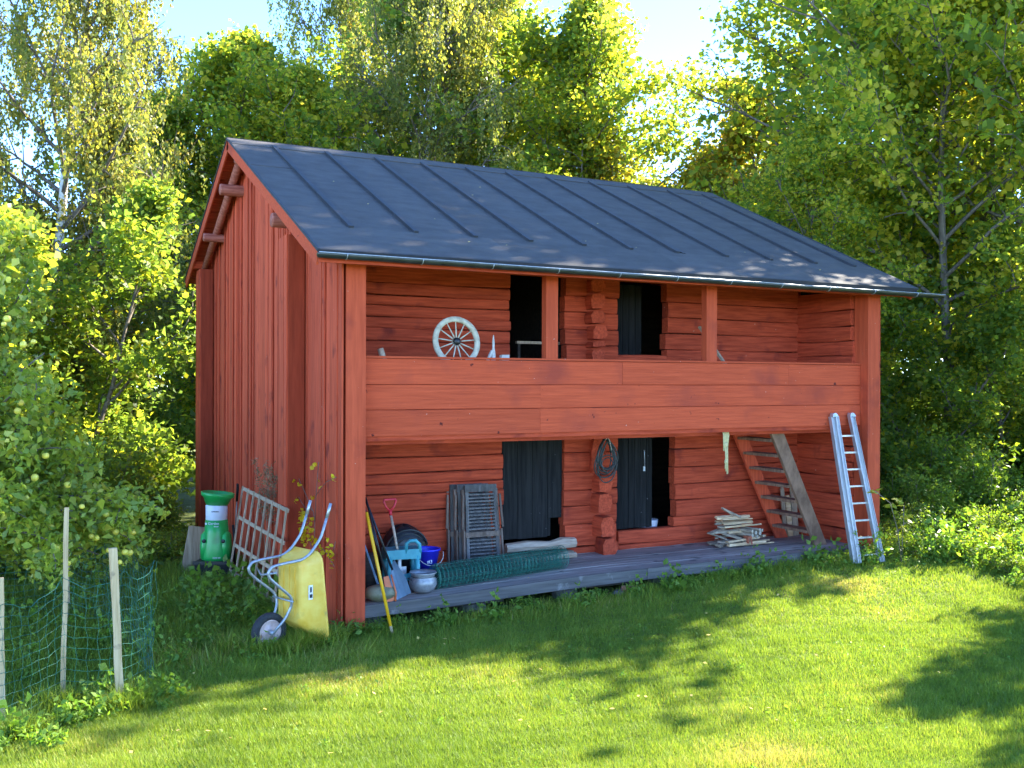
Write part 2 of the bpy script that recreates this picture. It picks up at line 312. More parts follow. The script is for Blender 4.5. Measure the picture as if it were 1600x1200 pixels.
# front log wall (two storeys)
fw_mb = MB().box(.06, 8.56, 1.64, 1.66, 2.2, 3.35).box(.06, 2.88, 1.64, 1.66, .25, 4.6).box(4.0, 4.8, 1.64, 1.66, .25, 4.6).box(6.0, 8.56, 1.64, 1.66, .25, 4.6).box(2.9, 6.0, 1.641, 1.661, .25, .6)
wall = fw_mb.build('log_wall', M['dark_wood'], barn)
def course(seams, x0, x1, mat='red_h', seg=None, endj=.02, jl=.014):
    for z0, z1 in zip(seams[:-1], seams[1:]):
        sg = max(3, int((x1 - x0) / .35))
        log_mesh(x0, x1, z0, z1, D1 + rnd.uniform(-jl, jl), seg=min(sg, 8), endj=endj).build('log', M[mat], wall)
course([.30, .61, .91, 1.20, 1.44, 1.58, 1.73, 1.95, 2.20], .05, 2.88)
course([.37, .49], 2.9, 4.9)
course([.50, .84, 1.12, 1.36, 1.64, 1.93, 2.19], 3.92, 4.86)
course([.38, .47, .69], 4.9, 8.57, endj=0)
course([.69, .84, 1.11, 1.37, 1.64, 1.93, 2.17], 5.97, 8.57)
course([2.20, 2.48, 2.78, 3.06, 3.30], .05, 8.57)
course([3.30, 3.56, 3.74, 3.89, 4.05, 4.19, 4.36, 4.60], .05, 2.99)
course([3.30, 3.56, 3.80, 4.06, 4.30, 4.60], 3.93, 4.88)
course([3.30, 3.43], 4.88, 5.78)
course([3.30, 3.52, 3.78, 4.03, 4.28, 4.60], 5.80, 8.57)
# notched ends of the cross wall standing out between the doors
ends = [(.38, .64, 4.56, .30, .03), (.66, .97, 4.54, .27, .0), (1.02, 1.32, 4.50, .25, .0), (1.33, 1.60, 4.51, .25, .02), (1.62, 2.18, 4.44, .16, .05),
        (3.32, 3.50, 4.40, .20, .02), (3.52, 3.62, 4.41, .23, 0), (3.64, 3.86, 4.42, .23, .01), (3.88, 4.08, 4.40, .20, .0), (4.10, 4.34, 4.40, .19, .01), (4.36, 4.6, 4.42, .17, 0)]
for z0, z1, xc, pr, jx in ends:
    wd = .125 if z0 < 3 else .13
    mb = MB(); h = z1 - z0
    prof = [(-wd, 0), (-wd * .55, -.0), (wd * .7, .01), (wd, h * .35), (wd * .95, h * .8), (wd * .5, h), (-wd * .8, h - .01), (-wd * 1.05, h * .6)]
    vs_ = [(xc + p[0] * rnd.uniform(.9, 1.06) + jx, 1.50, z0 + p[1]) for p in prof] + [(xc + p[0] * rnd.uniform(.85, 1.05), 1.51 - pr + rnd.uniform(-.02, .02), z0 + p[1] * .94 + .01) for p in prof]
    mb.add(vs_, [tuple(range(8, 16))] + [(j, (j + 1) % 8, 8 + (j + 1) % 8, 8 + j)[::-1] for j in range(8)])
    mb.build('log_end', M['red_y'], wall)
# end wall of the balcony on the right (inner side seen) and its log ends
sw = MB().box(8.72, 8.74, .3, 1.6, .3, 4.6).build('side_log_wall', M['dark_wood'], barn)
for se in ([.38, .62, .90, 1.18, 1.46, 1.72, 1.97, 2.24], [2.24, 2.6, 2.9, 3.2, 3.44, 3.68, 3.92, 4.18, 4.5]):
    for k, (z0, z1) in enumerate(zip(se[:-1], se[1:])):
        log_mesh(.28 + rnd.uniform(-.02, .03), 1.52, z0, z1, 8.565 + rnd.uniform(-.02, .02), 'y', .15, 4, bulge=.016, wob=.014).build('log', M['red_y'], sw)

# inner rooms (dark): floor between the storeys, back and side walls
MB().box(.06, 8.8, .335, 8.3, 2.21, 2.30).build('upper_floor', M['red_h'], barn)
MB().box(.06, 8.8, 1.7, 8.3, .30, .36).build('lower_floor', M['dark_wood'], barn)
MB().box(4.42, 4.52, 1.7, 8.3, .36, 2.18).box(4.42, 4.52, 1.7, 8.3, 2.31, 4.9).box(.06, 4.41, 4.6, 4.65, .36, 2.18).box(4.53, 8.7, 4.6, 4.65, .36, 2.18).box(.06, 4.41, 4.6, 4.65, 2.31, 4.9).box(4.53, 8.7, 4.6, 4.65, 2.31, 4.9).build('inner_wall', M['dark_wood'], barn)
MB().box(0.05, 8.85, 8.36, 8.41, 0, 5.05).build('back_wall', M['red_v'], barn)

# doors
def door(x0, x1, y, z0, z1, n, missing=None, mat='door'):
    bk = MB().box(x0 + .01, x1 - .01, y + .03, y + .05, z0 + .01, z1 - .01 if not missing else z1 - .02).build('door', M[mat], barn) if not missing else \
        MB().box(x0 + .01, missing, y + .03, y + .05, z0 + .01, z1 - .02).box(missing, x1 - .01, y + .03, y + .05, z0 + .3, z1 - .021).build('door', M[mat], barn)
    wd = (x1 - x0) / n
    for i in range(n):
        zb = z0 + rnd.uniform(0, .015) + (.28 if missing and i == n - 1 else 0)
        dy = rnd.uniform(0, .008)
        MB().box(x0 + i * wd + .004, x0 + (i + 1) * wd - .004, y + dy, y + .027, zb, z1 - rnd.uniform(0, .01), jit=.0015).build('plank', M[mat], bk)
    return bk
door(2.89, 3.91, 1.545, .68, 2.19, 4, missing=3.72)
d2 = door(4.89, 5.57, 1.56, .70, 2.16, 6)
MB().tube([(5.40, 1.55, 1.93), (5.40, 1.535, 1.9), (5.41, 1.54, 1.68)], .008, 6).box(5.385, 5.42, 1.54, 1.556, 1.60, 1.67).build('latch', M['steel'], d2)
door(4.92, 5.52, 1.80, 3.36, 4.55, 5)
# floor beam along the front edge, top plate, fascia
MB().box(.277, 8.6, .19, .33, 2.265, 2.33).build('floor_beam', M['red_h'], barn)
MB().box(.0, 8.88, .03, .24, 4.41, 4.53).build('top_plate', M['red_h'], barn)
MB().box(-.02, 8.9, 1.47, 1.66, 4.60, 4.72).build('wall_plate', M['red_h'], barn)
# railing
rail = MB().box(.26, 8.625, .186, .19, 2.34, 3.28).build('railing', M['red_h'], barn)
def rboard(x0, x1, z0, z1):
    y = .156 + rnd.uniform(-.004, .004); seg = max(2, int((x1 - x0) / .8)); vs_ = []
    for i in range(seg + 1):
        x = x0 + (x1 - x0) * i / seg; a = rnd.uniform(-.0025, .0025)
        g_ = rnd.uniform(.003, .009); vs_ += [(x, y, z0 + a + .002), (x, y, z1 + a - g_), (x, y + .027, z1 + a - g_), (x, y + .027, z0 + a + .002)]
    fs = [(0, 3, 2, 1)[::-1], tuple(seg * 4 + k for k in (0, 1, 2, 3))[::-1]]
    for i in range(seg):
        for j in range(4): fs.append((i * 4 + j, i * 4 + (j + 1) % 4, (i + 1) * 4 + (j + 1) % 4, (i + 1) * 4 + j)[::-1])
    MB().add(vs_, fs).build('board', M['red_rail'], rail)
for x0, x1 in ((.277, 4.06), (4.063, 7.1), (7.103, 8.61)): rboard(x0, x1, 2.965, 3.285)
for x0, x1 in ((.277, 2.76), (2.763, 8.61)): rboard(x0, x1, 2.655, 2.96)
for x0, x1 in ((.277, 2.755), (2.758, 8.61)): rboard(x0, x1, 2.325, 2.65)
MB().box(.277, 8.612, .135, .26, 3.287, 3.312).build('cap_board', M['red_rail'], rail)
MB().box(.277, 8.6, .27, .60, 3.16, 3.19).build('shelf', M['red_h'], rail)
for x0, x1 in ((2.84, 3.02), (5.52, 5.71)):
    MB().box(x0, x1, .15, .27, 3.313, 4.41).build('post', M['red_post'], barn)
MB().bar((6.19, .42, 3.16), (5.98, .9, 3.86), .07, .03).build('brace', M['grey_board'], barn)
# corner posts
def corner(x0, x1, z0, z1):
    seg = 6; vs_ = []
    for i in range(seg + 1):
        z = z0 + (z1 - z0) * i / seg; j = rnd.uniform(-.003, .003)
        vs_ += [(x0, -.002, z), (x1 + j, -.004 + j, z), (x1 + j, .28, z), (x0, .28, z)]
    fs = [(3, 2, 1, 0), tuple(seg * 4 + k for k in range(4))]
    for i in range(seg):
        for j in range(4): fs.append((i * 4 + j, i * 4 + (j + 1) % 4, (i + 1) * 4 + (j + 1) % 4, (i + 1) * 4 + j))
    return MB().add(vs_, fs).build('corner_post', M['red_post'], barn)
corner(.032, PW, -.05, HT); corner(8.615, 8.86, .05, HT + .01)

# gable wall of upright boards
def board_v(parent, xf, y0, y1, zb, thick=.024, side=-1, top=None, mat='red_v'):
    """a vertical board on the x = const wall, its top cut to the rake"""
    z = [(top if top else rz_(y) - RT - .02) for y in (y0, y1)]
    seg = 4; xa, xb = xf, xf + side * thick; vs_ = []
    for i in range(seg + 1):
        t = i / seg; j = rnd.uniform(-.002, .002)
        for y, x, zz in ((y0, xa, z[0]), (y1, xa, z[1]), (y1, xb, z[1]), (y0, xb, z[0])): vs_.append((x, y + j, zb + (zz - zb) * t))
    if y0 < YR < y1: pass
    fs = [(0, 1, 2, 3), tuple(seg * 4 + k for k in (3, 2, 1, 0))]
    for i in range(seg):
        for j in range(4): fs.append((i * 4 + j, (i + 1) * 4 + j, (i + 1) * 4 + (j + 1) % 4, i * 4 + (j + 1) % 4))
    if side > 0: fs = [f[::-1] for f in fs]
    MB().add(vs_, fs).build('board', M[mat], parent)
def gable(x, side, full):
    pts = [(.29, -.02), (YB, -.02), (YB, rz_(YB) - RT - .03), (YR, ZR - RT - .03), (.29, rz_(.29) - RT - .03)]
    a, b = x, x - side * .03; n = 5
    vs_ = [(a, p[0], p[1]) for p in pts] + [(b, p[0], p[1]) for p in pts]
    g = MB().add(vs_, [(0, 1, 2, 3, 4), (9, 8, 7, 6, 5)] + [(j, j + 5, (j + 1) % 5 + 5, (j + 1) % 5) for j in range(5)]).build('gable_wall', M['red_v'], barn)
    y = .0
    while y < YB - .02:
        wd = rnd.choice((.10, .125, .15, .175)) if full else .25
        y1 = min(y + wd, YB)
        if y < YR < y1: y1 = YR
        board_v(g, x, y, y1 - .004, -.03 + rnd.uniform(-.02, .03), .022 + rnd.choice((0, 0, .008, .014)), side, mat='red_v')
        if full and rnd.random() < .45: board_v(g, x + side * .034, y1 - .022, y1 + .016 if y1 < YB else YB, -.02, .014, side)
        y = y1
    return g
g1 = gable(.0, -1, True); g2 = gable(8.865, 1, False)
for (ya, yb, zt) in ((1.55, 1.98, 4.93), (7.97, 8.41, 5.12)):
    bx = MB().box(-.258, -.04, ya + .003, yb - .003, -.03, zt).build('corner_box', M['red_post'], barn)
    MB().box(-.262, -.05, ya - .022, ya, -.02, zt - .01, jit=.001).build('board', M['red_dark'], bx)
    yy = ya
    for k in range(3):
        wd = (yb - ya) / 3; MB().box(-.283 - .004 * (k % 2), -.26, yy + .003, yy + wd - .003, -.03, zt - .005 * k).build('board', M['red_v'], bx); yy += wd
# purlins with their ends out under the verge
def purlin(y, z, r_, x0=-.40, m='log_brown', x1=9.2):
    n = 10; mb = MB()
    mb.tube([(x0, y, z), (x0 + .02, y, z), (x1, y, z)], [r_ * .94, r_, r_], n, smooth=True); mb.build('purlin', M[m], barn)
purlin(5.45, 6.18, .095); purlin(6.95, 5.58, .075); purlin(8.18, 5.24, .105, -.39, 'red_h'); purlin(2.15, 5.20, .10, -.34); purlin(3.9, 6.08, .09, -.12); purlin(YR, ZR - .30, .10, -.28)
# rafters next to the verge
for s0, s1 in (((-.17, .1), (-.17, YR - .05)), ((-.17, YR + .05), (-.17, 8.8))):
    a, b = (s0[0], s0[1], rz_(s0[1]) - RT - .10), (s1[0], s1[1], rz_(s1[1]) - RT - .10)
    MB().tube([a, ((a[0] + b[0]) / 2, (a[1] + b[1]) / 2, (a[2] + b[2]) / 2 - .01), b], .065, 8).build('rafter', M['log_brown'], barn)
# roof: a core, felt sheets, battens, eaves, verge boards, boarding underneath
XO0, XO1 = -.375, 9.28
def slope_slab(mb, x0, x1, y0, y1, off, th):
    """slab lying on the slope between y0 and y1 with its top 'off' above the roof plane"""
    n_ = math.hypot(1, TP); s = -1 if y0 < YR - 1e-6 else 1
    def P(x, y, o): return (x, y + s * TP / n_ * o, rz_(y) + o / n_)
    p = [P(x, y, o) for o in (off - th, off) for y in (y0, y1) for x in (x0, x1)]
    return mb.add(p, [(0, 2, 3, 1), (4, 5, 7, 6), (0, 1, 5, 4), (2, 6, 7, 3), (0, 4, 6, 2), (1, 3, 7, 5)])
core = MB(); slope_slab(core, XO0, XO1, -FO + .03, YR - .001, -.012, .055); slope_slab(core, XO0, XO1, YR + .001, YE_ - .03, -.012, .055)
roof = core.build('roof', M['felt_edge'], barn)
bx_ = [.25, 1.12, 1.98, 2.81, 3.65, 4.45, 5.27, 6.20, 7.07, 8.0, 8.86]
xs_ = [-.404] + bx_ + [9.316]
for i in range(12):
    x0, x1 = xs_[i] + (.0 if i == 0 else .015), xs_[i + 1] - (.0 if i == 11 else .015)
    if i == 0:
        slope_slab(MB(), x0, x1, .50, 3.25, .002, .013).build('felt_sheet', M['felt'], roof)
        slope_slab(MB(), x0, x1, 3.235, 4.46, .008, .016).build('felt_sheet', M['felt'], roof)
    else:
        slope_slab(MB(), x0, x1, .50, 4.46, rnd.uniform(0, .003), .012).build('felt_sheet', M['felt'], roof)
    slope_slab(MB(), xs_[i] + .001, xs_[i + 1] - .001, YR + .01, YE_ - .0, .002, .014).build('felt_sheet', M['felt'], roof)
for a, b in ((-.404, 2.2), (2.195, 4.9), (4.895, 7.3), (7.295, 9.316)):
    slope_slab(MB(), a, b, -FO - .01, .535, .010 + rnd.uniform(0, .003), .02).build('eave_sheet', M['felt'], roof)
for a, b in ((-.406, 3.0), (2.99, 6.2), (6.19, 9.318)):
    mb = MB(); slope_slab(mb, a, b, 4.44, YR + .012, .016, .018); slope_slab(mb, a, b, YR - .012, YR + .3, .0165, .018); mb.build('ridge_sheet', M['felt'], roof)
for x in bx_:
    x += rnd.uniform(-.01, .01)
    slope_slab(MB(), x - .032, x + .032, .52, 4.50, .040, .042).build('batten', M['felt_edge'], roof)
slope_slab(MB(), 5.36, 5.41, .52, 1.9, .022, .02).build('batten', M['felt_edge'], roof)
slope_slab(MB(), -.41, 9.32, -FO - .035, -FO - .008, .010, .075).build('eave_edge', M['felt_edge'], roof)
slope_slab(MB(), -.41, 9.32, YE_, YE_ + .03, .010, .075).build('eave_edge', M['felt_edge'], roof)
for xx in (-.418, 9.32):
    mb = MB(); slope_slab(mb, xx, xx + .03, -FO - .03, YR + .01, .014, .035); slope_slab(mb, xx + .001, xx + .031, YR - .01, YE_ + .03, .014, .035); mb.build('verge_trim', M['felt_edge'], roof)
for xx in (-.402, 9.285):
    slope_slab(MB(), xx, xx + .026, -FO + .0, YR - .002, -.022, .17).build('verge_board', M['red_rail'], roof)
    slope_slab(MB(), xx, xx + .026, YR + .002, YE_ - .02, -.022, .17).build('verge_board', M['red_rail'], roof)
MB().box(-.40, 9.3, -FO - .004, -FO + .022, ZE - .15, ZE - .06).build('fascia', M['red_h'], roof)
def under(y0, y1, n):
    wd = (y1 - y0) / n
    for k in range(n):
        a, b = y0 + wd * k + .008, y0 + wd * (k + 1) - .008
        slope_slab(MB(), XO0, XO1, a, b, -.069 - rnd.uniform(0, .012), .026).build('roof_board', M['red_h'], roof)
under(-FO + .03, YR - .02, 22); under(YR + .02, YE_ - .04, 18)
# gutter and brackets
gm = MB(); n = 9; gx0, gx1 = -.43, 9.83; vs_ = []
GY, GR, GS = -.405, .058, .0012
for x, zz in ((gx0, 4.455), (3., 4.438), (6.5, 4.425), (gx1, 4.415)):
    for rad in (GR, GR - .006):
        for j in range(n):
            a = PI + PI * j / (n - 1); vs_.append((x, GY + math.cos(a) * rad, zz + math.sin(a) * rad))
fs = []
for i in range(3):
    for j in range(n - 1):
        o = i * 2 * n; fs.append((o + j, o + 2 * n + j, o + 2 * n + j + 1, o + j + 1)); o += n; fs.append((o + j, o + j + 1, o + 2 * n + j + 1, o + 2 * n + j))
    o = i * 2 * n; fs += [(o, o + n, o + 3 * n, o + 2 * n), (o + n - 1, o + 3 * n - 1, o + 4 * n - 1, o + 2 * n - 1)]
fs += [tuple(range(n)), tuple(range(6 * n, 7 * n))[::-1]]
gut = gm.add(vs_, fs, True).build('gutter', M['gutter'], barn)
MB().tube([(-.43, GY - .056, 4.456), (3., GY - .056, 4.439), (9.83, GY - .056, 4.416)], .007, 6).build('rolled_edge', M['steel'], gut)
for k in range(11):
    x = -.1 + k * .93; zc = 4.455 - .004 * x
    pts = [(x, GY - (GR + .004) * math.cos(a), zc - (GR + .004) * math.sin(a)) for a in np.linspace(0, PI, 9)] + [(x, -FO + .03, zc + .05)]
    MB().tube(pts, .006, 6).build('bracket', M['steel'], gut)

# deck
dk = MB(); seg = 10
for i in range(4):
    x0, x1 = .05 + i * 2.15, .05 + (i + 1) * 2.15 - .01; dk.box(x0, x1, .1, 1.5, dz(x0) - .15, dz(x0) - .05)
deck = dk.build('deck', M['dark_wood'], barn)
def dplank(x0, x1, y0, y1, th, top=0., mat='deck', z_=None):
    n = max(3, int((x1 - x0) / .7)); vs_ = []
    for i in range(n + 1):
        x = x0 + (x1 - x0) * i / n; z = dz(x) + top + rnd.uniform(-.002, .002)
        vs_ += [(x, y0, z - th), (x, y1, z - th), (x, y1, z), (x, y0, z)]
    fs = [(0, 1, 2, 3), tuple(n * 4 + k for k in (3, 2, 1, 0))]
    for i in range(n):
        for j in range(4): fs.append((i * 4 + j, (i + 1) * 4 + j, (i + 1) * 4 + (j + 1) % 4, i * 4 + (j + 1) % 4))
    return MB().add(vs_, fs).build('plank', M[mat], deck)
yy = .06
while yy < 1.5:
    wd = rnd.choice((.13, .15, .165)); cut = rnd.uniform(3, 6); t0 = rnd.uniform(-.006, 0)
    a, b = .30, 8.62 if yy > .25 else 8.60
    dplank(a, cut - .003, yy, min(yy + wd - .008, 1.5), .035, t0); dplank(cut + .003, b, yy, min(yy + wd - .008, 1.5), .035, t0 + rnd.uniform(-.003, .003)); yy += wd
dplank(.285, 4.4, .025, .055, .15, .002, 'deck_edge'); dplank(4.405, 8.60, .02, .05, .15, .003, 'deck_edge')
for k, x in enumerate((.5, 1.9, 3.3, 4.9, 6.3, 7.7)):
    s_ = thing('foundation_stone', 'grey flat stone carrying the dark deck edge', 'stone', (x, .42, gz(x, .42) - .1), group='stones under the deck')
    mb = MB(); h = dz(x) - .155 - (gz(x, .42) - .1); mb.lathe([(0.01, 0), (.16, 0), (.19, h * .3), (.17, h * .8), (.13, h), (.0, h)], 9, smooth=False); mb.build('stone', M['stone'], s_)

# ------------------------------------------------------------------ things around the barn
def D(x): return dz(x) + .001
# spoked wheel on the balcony
t = thing('spoked_wheel', 'white wooden wheel with thirteen thin spokes standing behind the balcony railing', 'wheel', (1.65, .36, 3.19), rot=(math.radians(-9), 0, 0))
mb = MB(); ri = []
prof = [(.265, -.022), (.33, -.022), (.335, 0), (.33, .022), (.265, .022), (.262, 0), (.265, -.022)]
mb.lathe(prof, 36, Matrix.Translation((0, 0, .335)) @ Matrix.Rotation(PI / 2, 4, 'X')); mb.build('rim', M['wheelwhite'], t)
for k in range(13):
    a = 2 * PI * k / 13 + .1
    MB().tube([(.045 * math.cos(a), 0, .335 + .045 * math.sin(a)), (.15 * math.cos(a), 0, .335 + .15 * math.sin(a)), (.27 * math.cos(a), 0, .335 + .27 * math.sin(a))], [.011, .009, .007], 6).build('spoke', M['wheelwhite'], t)
MB().lathe([(.0, -.05), (.03, -.05), (.05, -.03), (.055, 0), (.05, .03), (.03, .05), (0, .05)], 14, Matrix.Translation((0, 0, .335)) @ Matrix.Rotation(PI / 2, 4, 'X')).build('hub', M['black'], t)
t = thing('wooden_stub', 'short grey wood stub leaning behind the balcony railing near its left end', 'wood piece', (.68, .40, 3.19))
MB().tube([(0, 0, 0), (-.04, .03, .14), (-.06, .05, .22)], [.045, .042, .04], 8).build('stub', M['grey_board'], t)
t = thing('carved_figure', 'small pale pointed wooden ornament beside the white wheel on the balcony', 'ornament', (2.16, .36, 3.19))
mb = MB(); mb.lathe([(0.0, 0), (.05, 0), (.055, .04), (.03, .10), (.028, .2), (.015, .26), (.018, .33), (.006, .42), (0, .43)], 9); mb.build('spindle', M['ivory'], t)
MB().bar((-.10, 0, .06), (-.02, 0, .22), .035, .03).build('side_piece', M['ivory'], t)
t = thing('pale_block', 'small pale wooden block at the right of the balcony ornament', 'wood piece', (2.33, .36, 3.19)); MB().box(-.06, .05, -.04, .04, 0, .165, .006).build('block', M['ivory'], t)

# coiled hose
t = thing('coiled_hose', 'coiled black hose hanging from the log ends between the lower doors', 'hose', (4.44, 1.22, 2.16))
MB().tube([(0, .03, .0), (0, -.03, 0), (0, -.05, .02)], .01, 6).build('nail', M['steel'], t)
for k in range(11):
    pts = []; wv = .13 + .008 * k + rnd.uniform(-.02, .02); hh = .52 + .025 * rnd.uniform(-3, 6)
    if k > 7: hh = .42; wv = .12
    ph = rnd.uniform(-.1, .1); tilt = rnd.uniform(-.04, .04)
    for j in range(26):
        a = 2 * PI * j / 26; zz = -(1 - math.cos(a)) / 2; wid = wv * math.sin(a) * (0.35 + .95 * (-zz) ** .7)
        pts.append((wid + tilt * zz, -.035 - .006 * k + .02 * math.sin(a * 2 + ph * 30), zz * hh + (.0 if k < 8 else -.05)))
    MB().tube(pts, .0095, 6, closed=True).build('hose_loop', M['hose'], t)
for zc, rx in ((-.36, .13), (-.40, .10)):
    MB().tube([(rx * math.cos(a), -.105 + .01 * math.sin(3 * a), zc + .11 * math.sin(a)) for a in np.linspace(0, 2 * PI, 22)[:-1]], .009, 6, closed=True).build('hose_loop', M['hose'], t)
MB().tube([(-.05, -.11, -.02), (.0, -.12, .01), (.03, -.12, -.05), (.06, -.12, -.18)], .006, 5).build('tie_cord', M['ivory'], t)

# rope bundle
t = thing('rope_hank', 'pale yellow knotted rope hanging under the railing left of the wooden stairs', 'rope', (5.95, .26, 2.34))
for k in range(7):
    x = -.055 + .018 * k; b = -.30 - rnd.uniform(0, .06)
    MB().tube([(x, 0, 0), (x * .9 + .01, -.02, -.12), (x * .6, -.02, b), (x * .6 + .016, -.01, b - .015), (x * .9 + .03, .0, -.12), (x + .014, .01, 0)], .008, 6).build('strand', M['rope'], t)
for x, b in ((0, -.66), (.02, -.70), (-.015, -.62)):
    MB().tube([(x, -.03, -.22), (x + .01, -.03, -.45), (x, -.03, b), (x + .02, -.025, b + .01), (x + .022, -.02, -.4), (x + .012, -.02, -.24)], .008, 6).build('strand', M['rope'], t)
MB().lathe([(.022, -.03), (.034, -.01), (.034, .015), (.02, .03)], 8, Matrix.Translation((.005, -.02, -.27))).build('knot', M['rope'], t)
MB().lathe([(.02, -.03), (.028, -.01), (.028, .015), (.02, .03)], 8, Matrix.Translation((.008, -.027, -.52))).build('knot', M['rope'], t)

# steep wooden stairs
t = thing('wooden_stairs', 'steep open wooden stairs with broad grey side board rising from the deck', 'stairs', (8.05, .5, D(8)))
x0 = t.location.x; y0 = t.location.y; z0 = t.location.z
def stringer(y, xb, xt, wdt, th, mat):
    mb = MB(); H = 1.93; dxt = (xt - xb)
    p = [(xb - wdt / 2 - x0, 0), (xb + wdt / 2 - x0, 0), (xt + wdt / 2 - x0, H), (xt - wdt / 2 - x0, H)]
    vs_ = [(a, y - th / 2 - y0, b) for a, b in p] + [(a, y + th / 2 - y0, b) for a, b in p]
    mb.add(vs_, [(0, 1, 2, 3), (7, 6, 5, 4), (0, 4, 5, 1), (1, 5, 6, 2), (2, 6, 7, 3), (3, 7, 4, 0)]); mb.build('side_board', M[mat], t)
stringer(.46, 8.06, 7.08, .25, .055, 'brown_wood'); stringer(1.30, 8.02, 7.02, .25, .05, 'red_v')
for k in range(1, 8):
    zt = .245 * k; xc = 8.06 - (.98) * zt / 1.93 - .02
    MB().box(xc - .12 - x0, xc + .10 - x0, .49 - y0, 1.274 - y0, zt - .045, zt, .003).build('tread', M['brown_wood'], t)

# planks leaning in the corner behind the stairs
for k, (x, wd, h, m_, lab) in enumerate(((8.16, .07, .80, 'grey_board', 'grey narrow plank upright behind the wooden stairs'), (8.27, .10, .66, 'fresh_wood', 'pale fresh plank upright behind the wooden stairs'), (8.40, .12, .95, 'grey_board', 'widest grey board with rounded top behind the wooden stairs'))):
    t = thing('leaning_plank', lab, 'plank', (x, 1.36, D(x)), group='planks behind the stairs'); mb = MB()
    mb.box(-wd / 2, wd / 2, -.013, .013, 0, h, .003, Matrix.Rotation(-.10, 4, 'X')); mb.box(-wd * .36, wd * .36, -.012, .012, h, h + .03, .002, Matrix.Rotation(-.10, 4, 'X')); mb.build('plank', M[m_], t)

# firewood: every piece by itself
def billet(L_, r_, kind):
    mb = MB()
    if kind == 'round':
        n = 8; mb.tube([(-L_ / 2, 0, 0), (L_ * .1, 0, rnd.uniform(-.01, .01)), (L_ / 2, 0, 0)], [r_, r_ * 1.03, r_ * .97], n, cap=False)
        body = mb.build('firewood', M['bark_wood']); e = MB()
        for s in (-1, 1): e.lathe([(0, 0), (r_ * .96, 0)], 8, Matrix.Translation((s * L_ / 2, 0, 0)) @ Matrix.Rotation(s * PI / 2, 4, 'Y'), smooth=False)
        e.build('cut_end', M['cut_end'], body)
    else:
        wd, ht = r_ * rnd.uniform(1.6, 2.6), r_ * rnd.uniform(.7, 1.2)
        prof = [(-wd / 2, -ht / 2), (wd / 2, -ht / 2 * rnd.uniform(.3, 1)), (wd / 2 * rnd.uniform(.7, 1), ht / 2), (-wd / 2 * rnd.uniform(.5, 1), ht / 2 * rnd.uniform(.5, 1))]
        vs_ = []
        for i in range(4):
            x = -L_ / 2 + L_ * i / 3; k = rnd.uniform(.85, 1.1)
            vs_ += [(x + rnd.uniform(-.01, .01), a * k, b * k) for a, b in prof]
        fs = [(0, 1, 2, 3), (15, 14, 13, 12)] + [(i * 4 + j, (i + 1) * 4 + j, (i + 1) * 4 + (j + 1) % 4, i * 4 + (j + 1) % 4) for i in range(3) for j in range(4)]
        body = mb.add(vs_, fs).build('firewood', M['fresh_wood' if kind == 'split' else 'bark_wood'])
    return body
FWX, FWY = 6.88, 1.02; fz = D(FWX)
def put(kind, x, y, z, L_, r_, rz=0., ry=0.):
    o = billet(L_, r_, kind); o.location = (FWX + x, FWY + y, fz + z); o.rotation_euler = (rnd.uniform(-.3, .3), ry, rz)
    lab = {'round': 'thin round firewood billet with pale sawn end in the pile on the deck', 'split': 'pale split firewood stick in the pile on the deck', 'grey': 'grey barked firewood piece in the pile on the deck'}[kind]
    tag(o, lab, 'firewood', {'round': 'round billets in the firewood pile', 'split': 'pale split sticks in the firewood pile', 'grey': 'grey pieces in the firewood pile'}[kind])
for x, y, z, L_, r_, rz, ry, k in [
    (-.30, .02, .04, .5, .035, .5, 0, 'grey'), (-.26, .16, .04, .5, .035, .1, 0, 'grey'), (.0, .22, .04, .6, .04, 0, 0, 'grey'), (.3, .2, .04, .5, .04, .1, 0, 'grey'),
    (.05, -.12, .035, .75, .035, .02, 0, 'split'), (.30, -.14, .025, .55, .022, 0, 0, 'split'), (.27, -.10, .06, .55, .018, .02, 0, 'split'), (-.05, .05, .05, .7, .04, .1, 0, 'grey'),
    (-.02, -.10, .10, .66, .035, .05, -.04, 'split'), (.28, -.02, .10, .45, .03, -.1, -.12, 'split'),
    (-.28, .08, .12, .4, .035, -.5, .35, 'grey'), (-.12, .0, .15, .42, .04, -.6, .30, 'grey'), (-.20, .2, .14, .4, .03, .5, -.1, 'grey'), (.0, .18, .13, .5, .035, 0, 0, 'grey'),
    (.02, .05, .2, .4, .03, 0, 0, 'split'), (-.36, .12, .235, .42, .03, .3, -.12, 'grey'), (-.2, .1, .22, .5, .035, .1, 0, 'grey'),
    (.12, .08, .285, .78, .022, -.02, -.02, 'split'), (-.12, .08, .30, .5, .028, .05, 0, 'grey'), (-.02, .0, .31, .55, .02, 0, -.03, 'split'),
    (-.15, .1, .345, .5, .026, -.05, 0, 'grey'), (.0, .04, .36, .62, .026, .03, .0, 'split'), (-.06, .14, .375, .6, .024, -.02, .01, 'split'),
    (-.03, .02, .415, .6, .022, .0, .03, 'split'), (-.08, .09, .44, .66, .03, .04, .03, 'split'), (.04, .13, .43, .5, .028, -.06, -.02, 'split'),
    (-.05, .1, .50, .30, .022, -.4, .45, 'grey'), (-.12, .12, .51, .28, .02, -.2, .6, 'grey')]:
    put(k, x, y, z, L_, r_ * 1.2, rz, ry)
for x, z, r_ in ((.10, .16, .034), (.17, .20, .036), (.20, .135, .032), (.26, .19, .04), (.10, .225, .032), (.30, .23, .026), (.33, .14, .022), (.25, .245, .026)):
    put('round', x, .02, z, .34, r_, -1.25, 0)
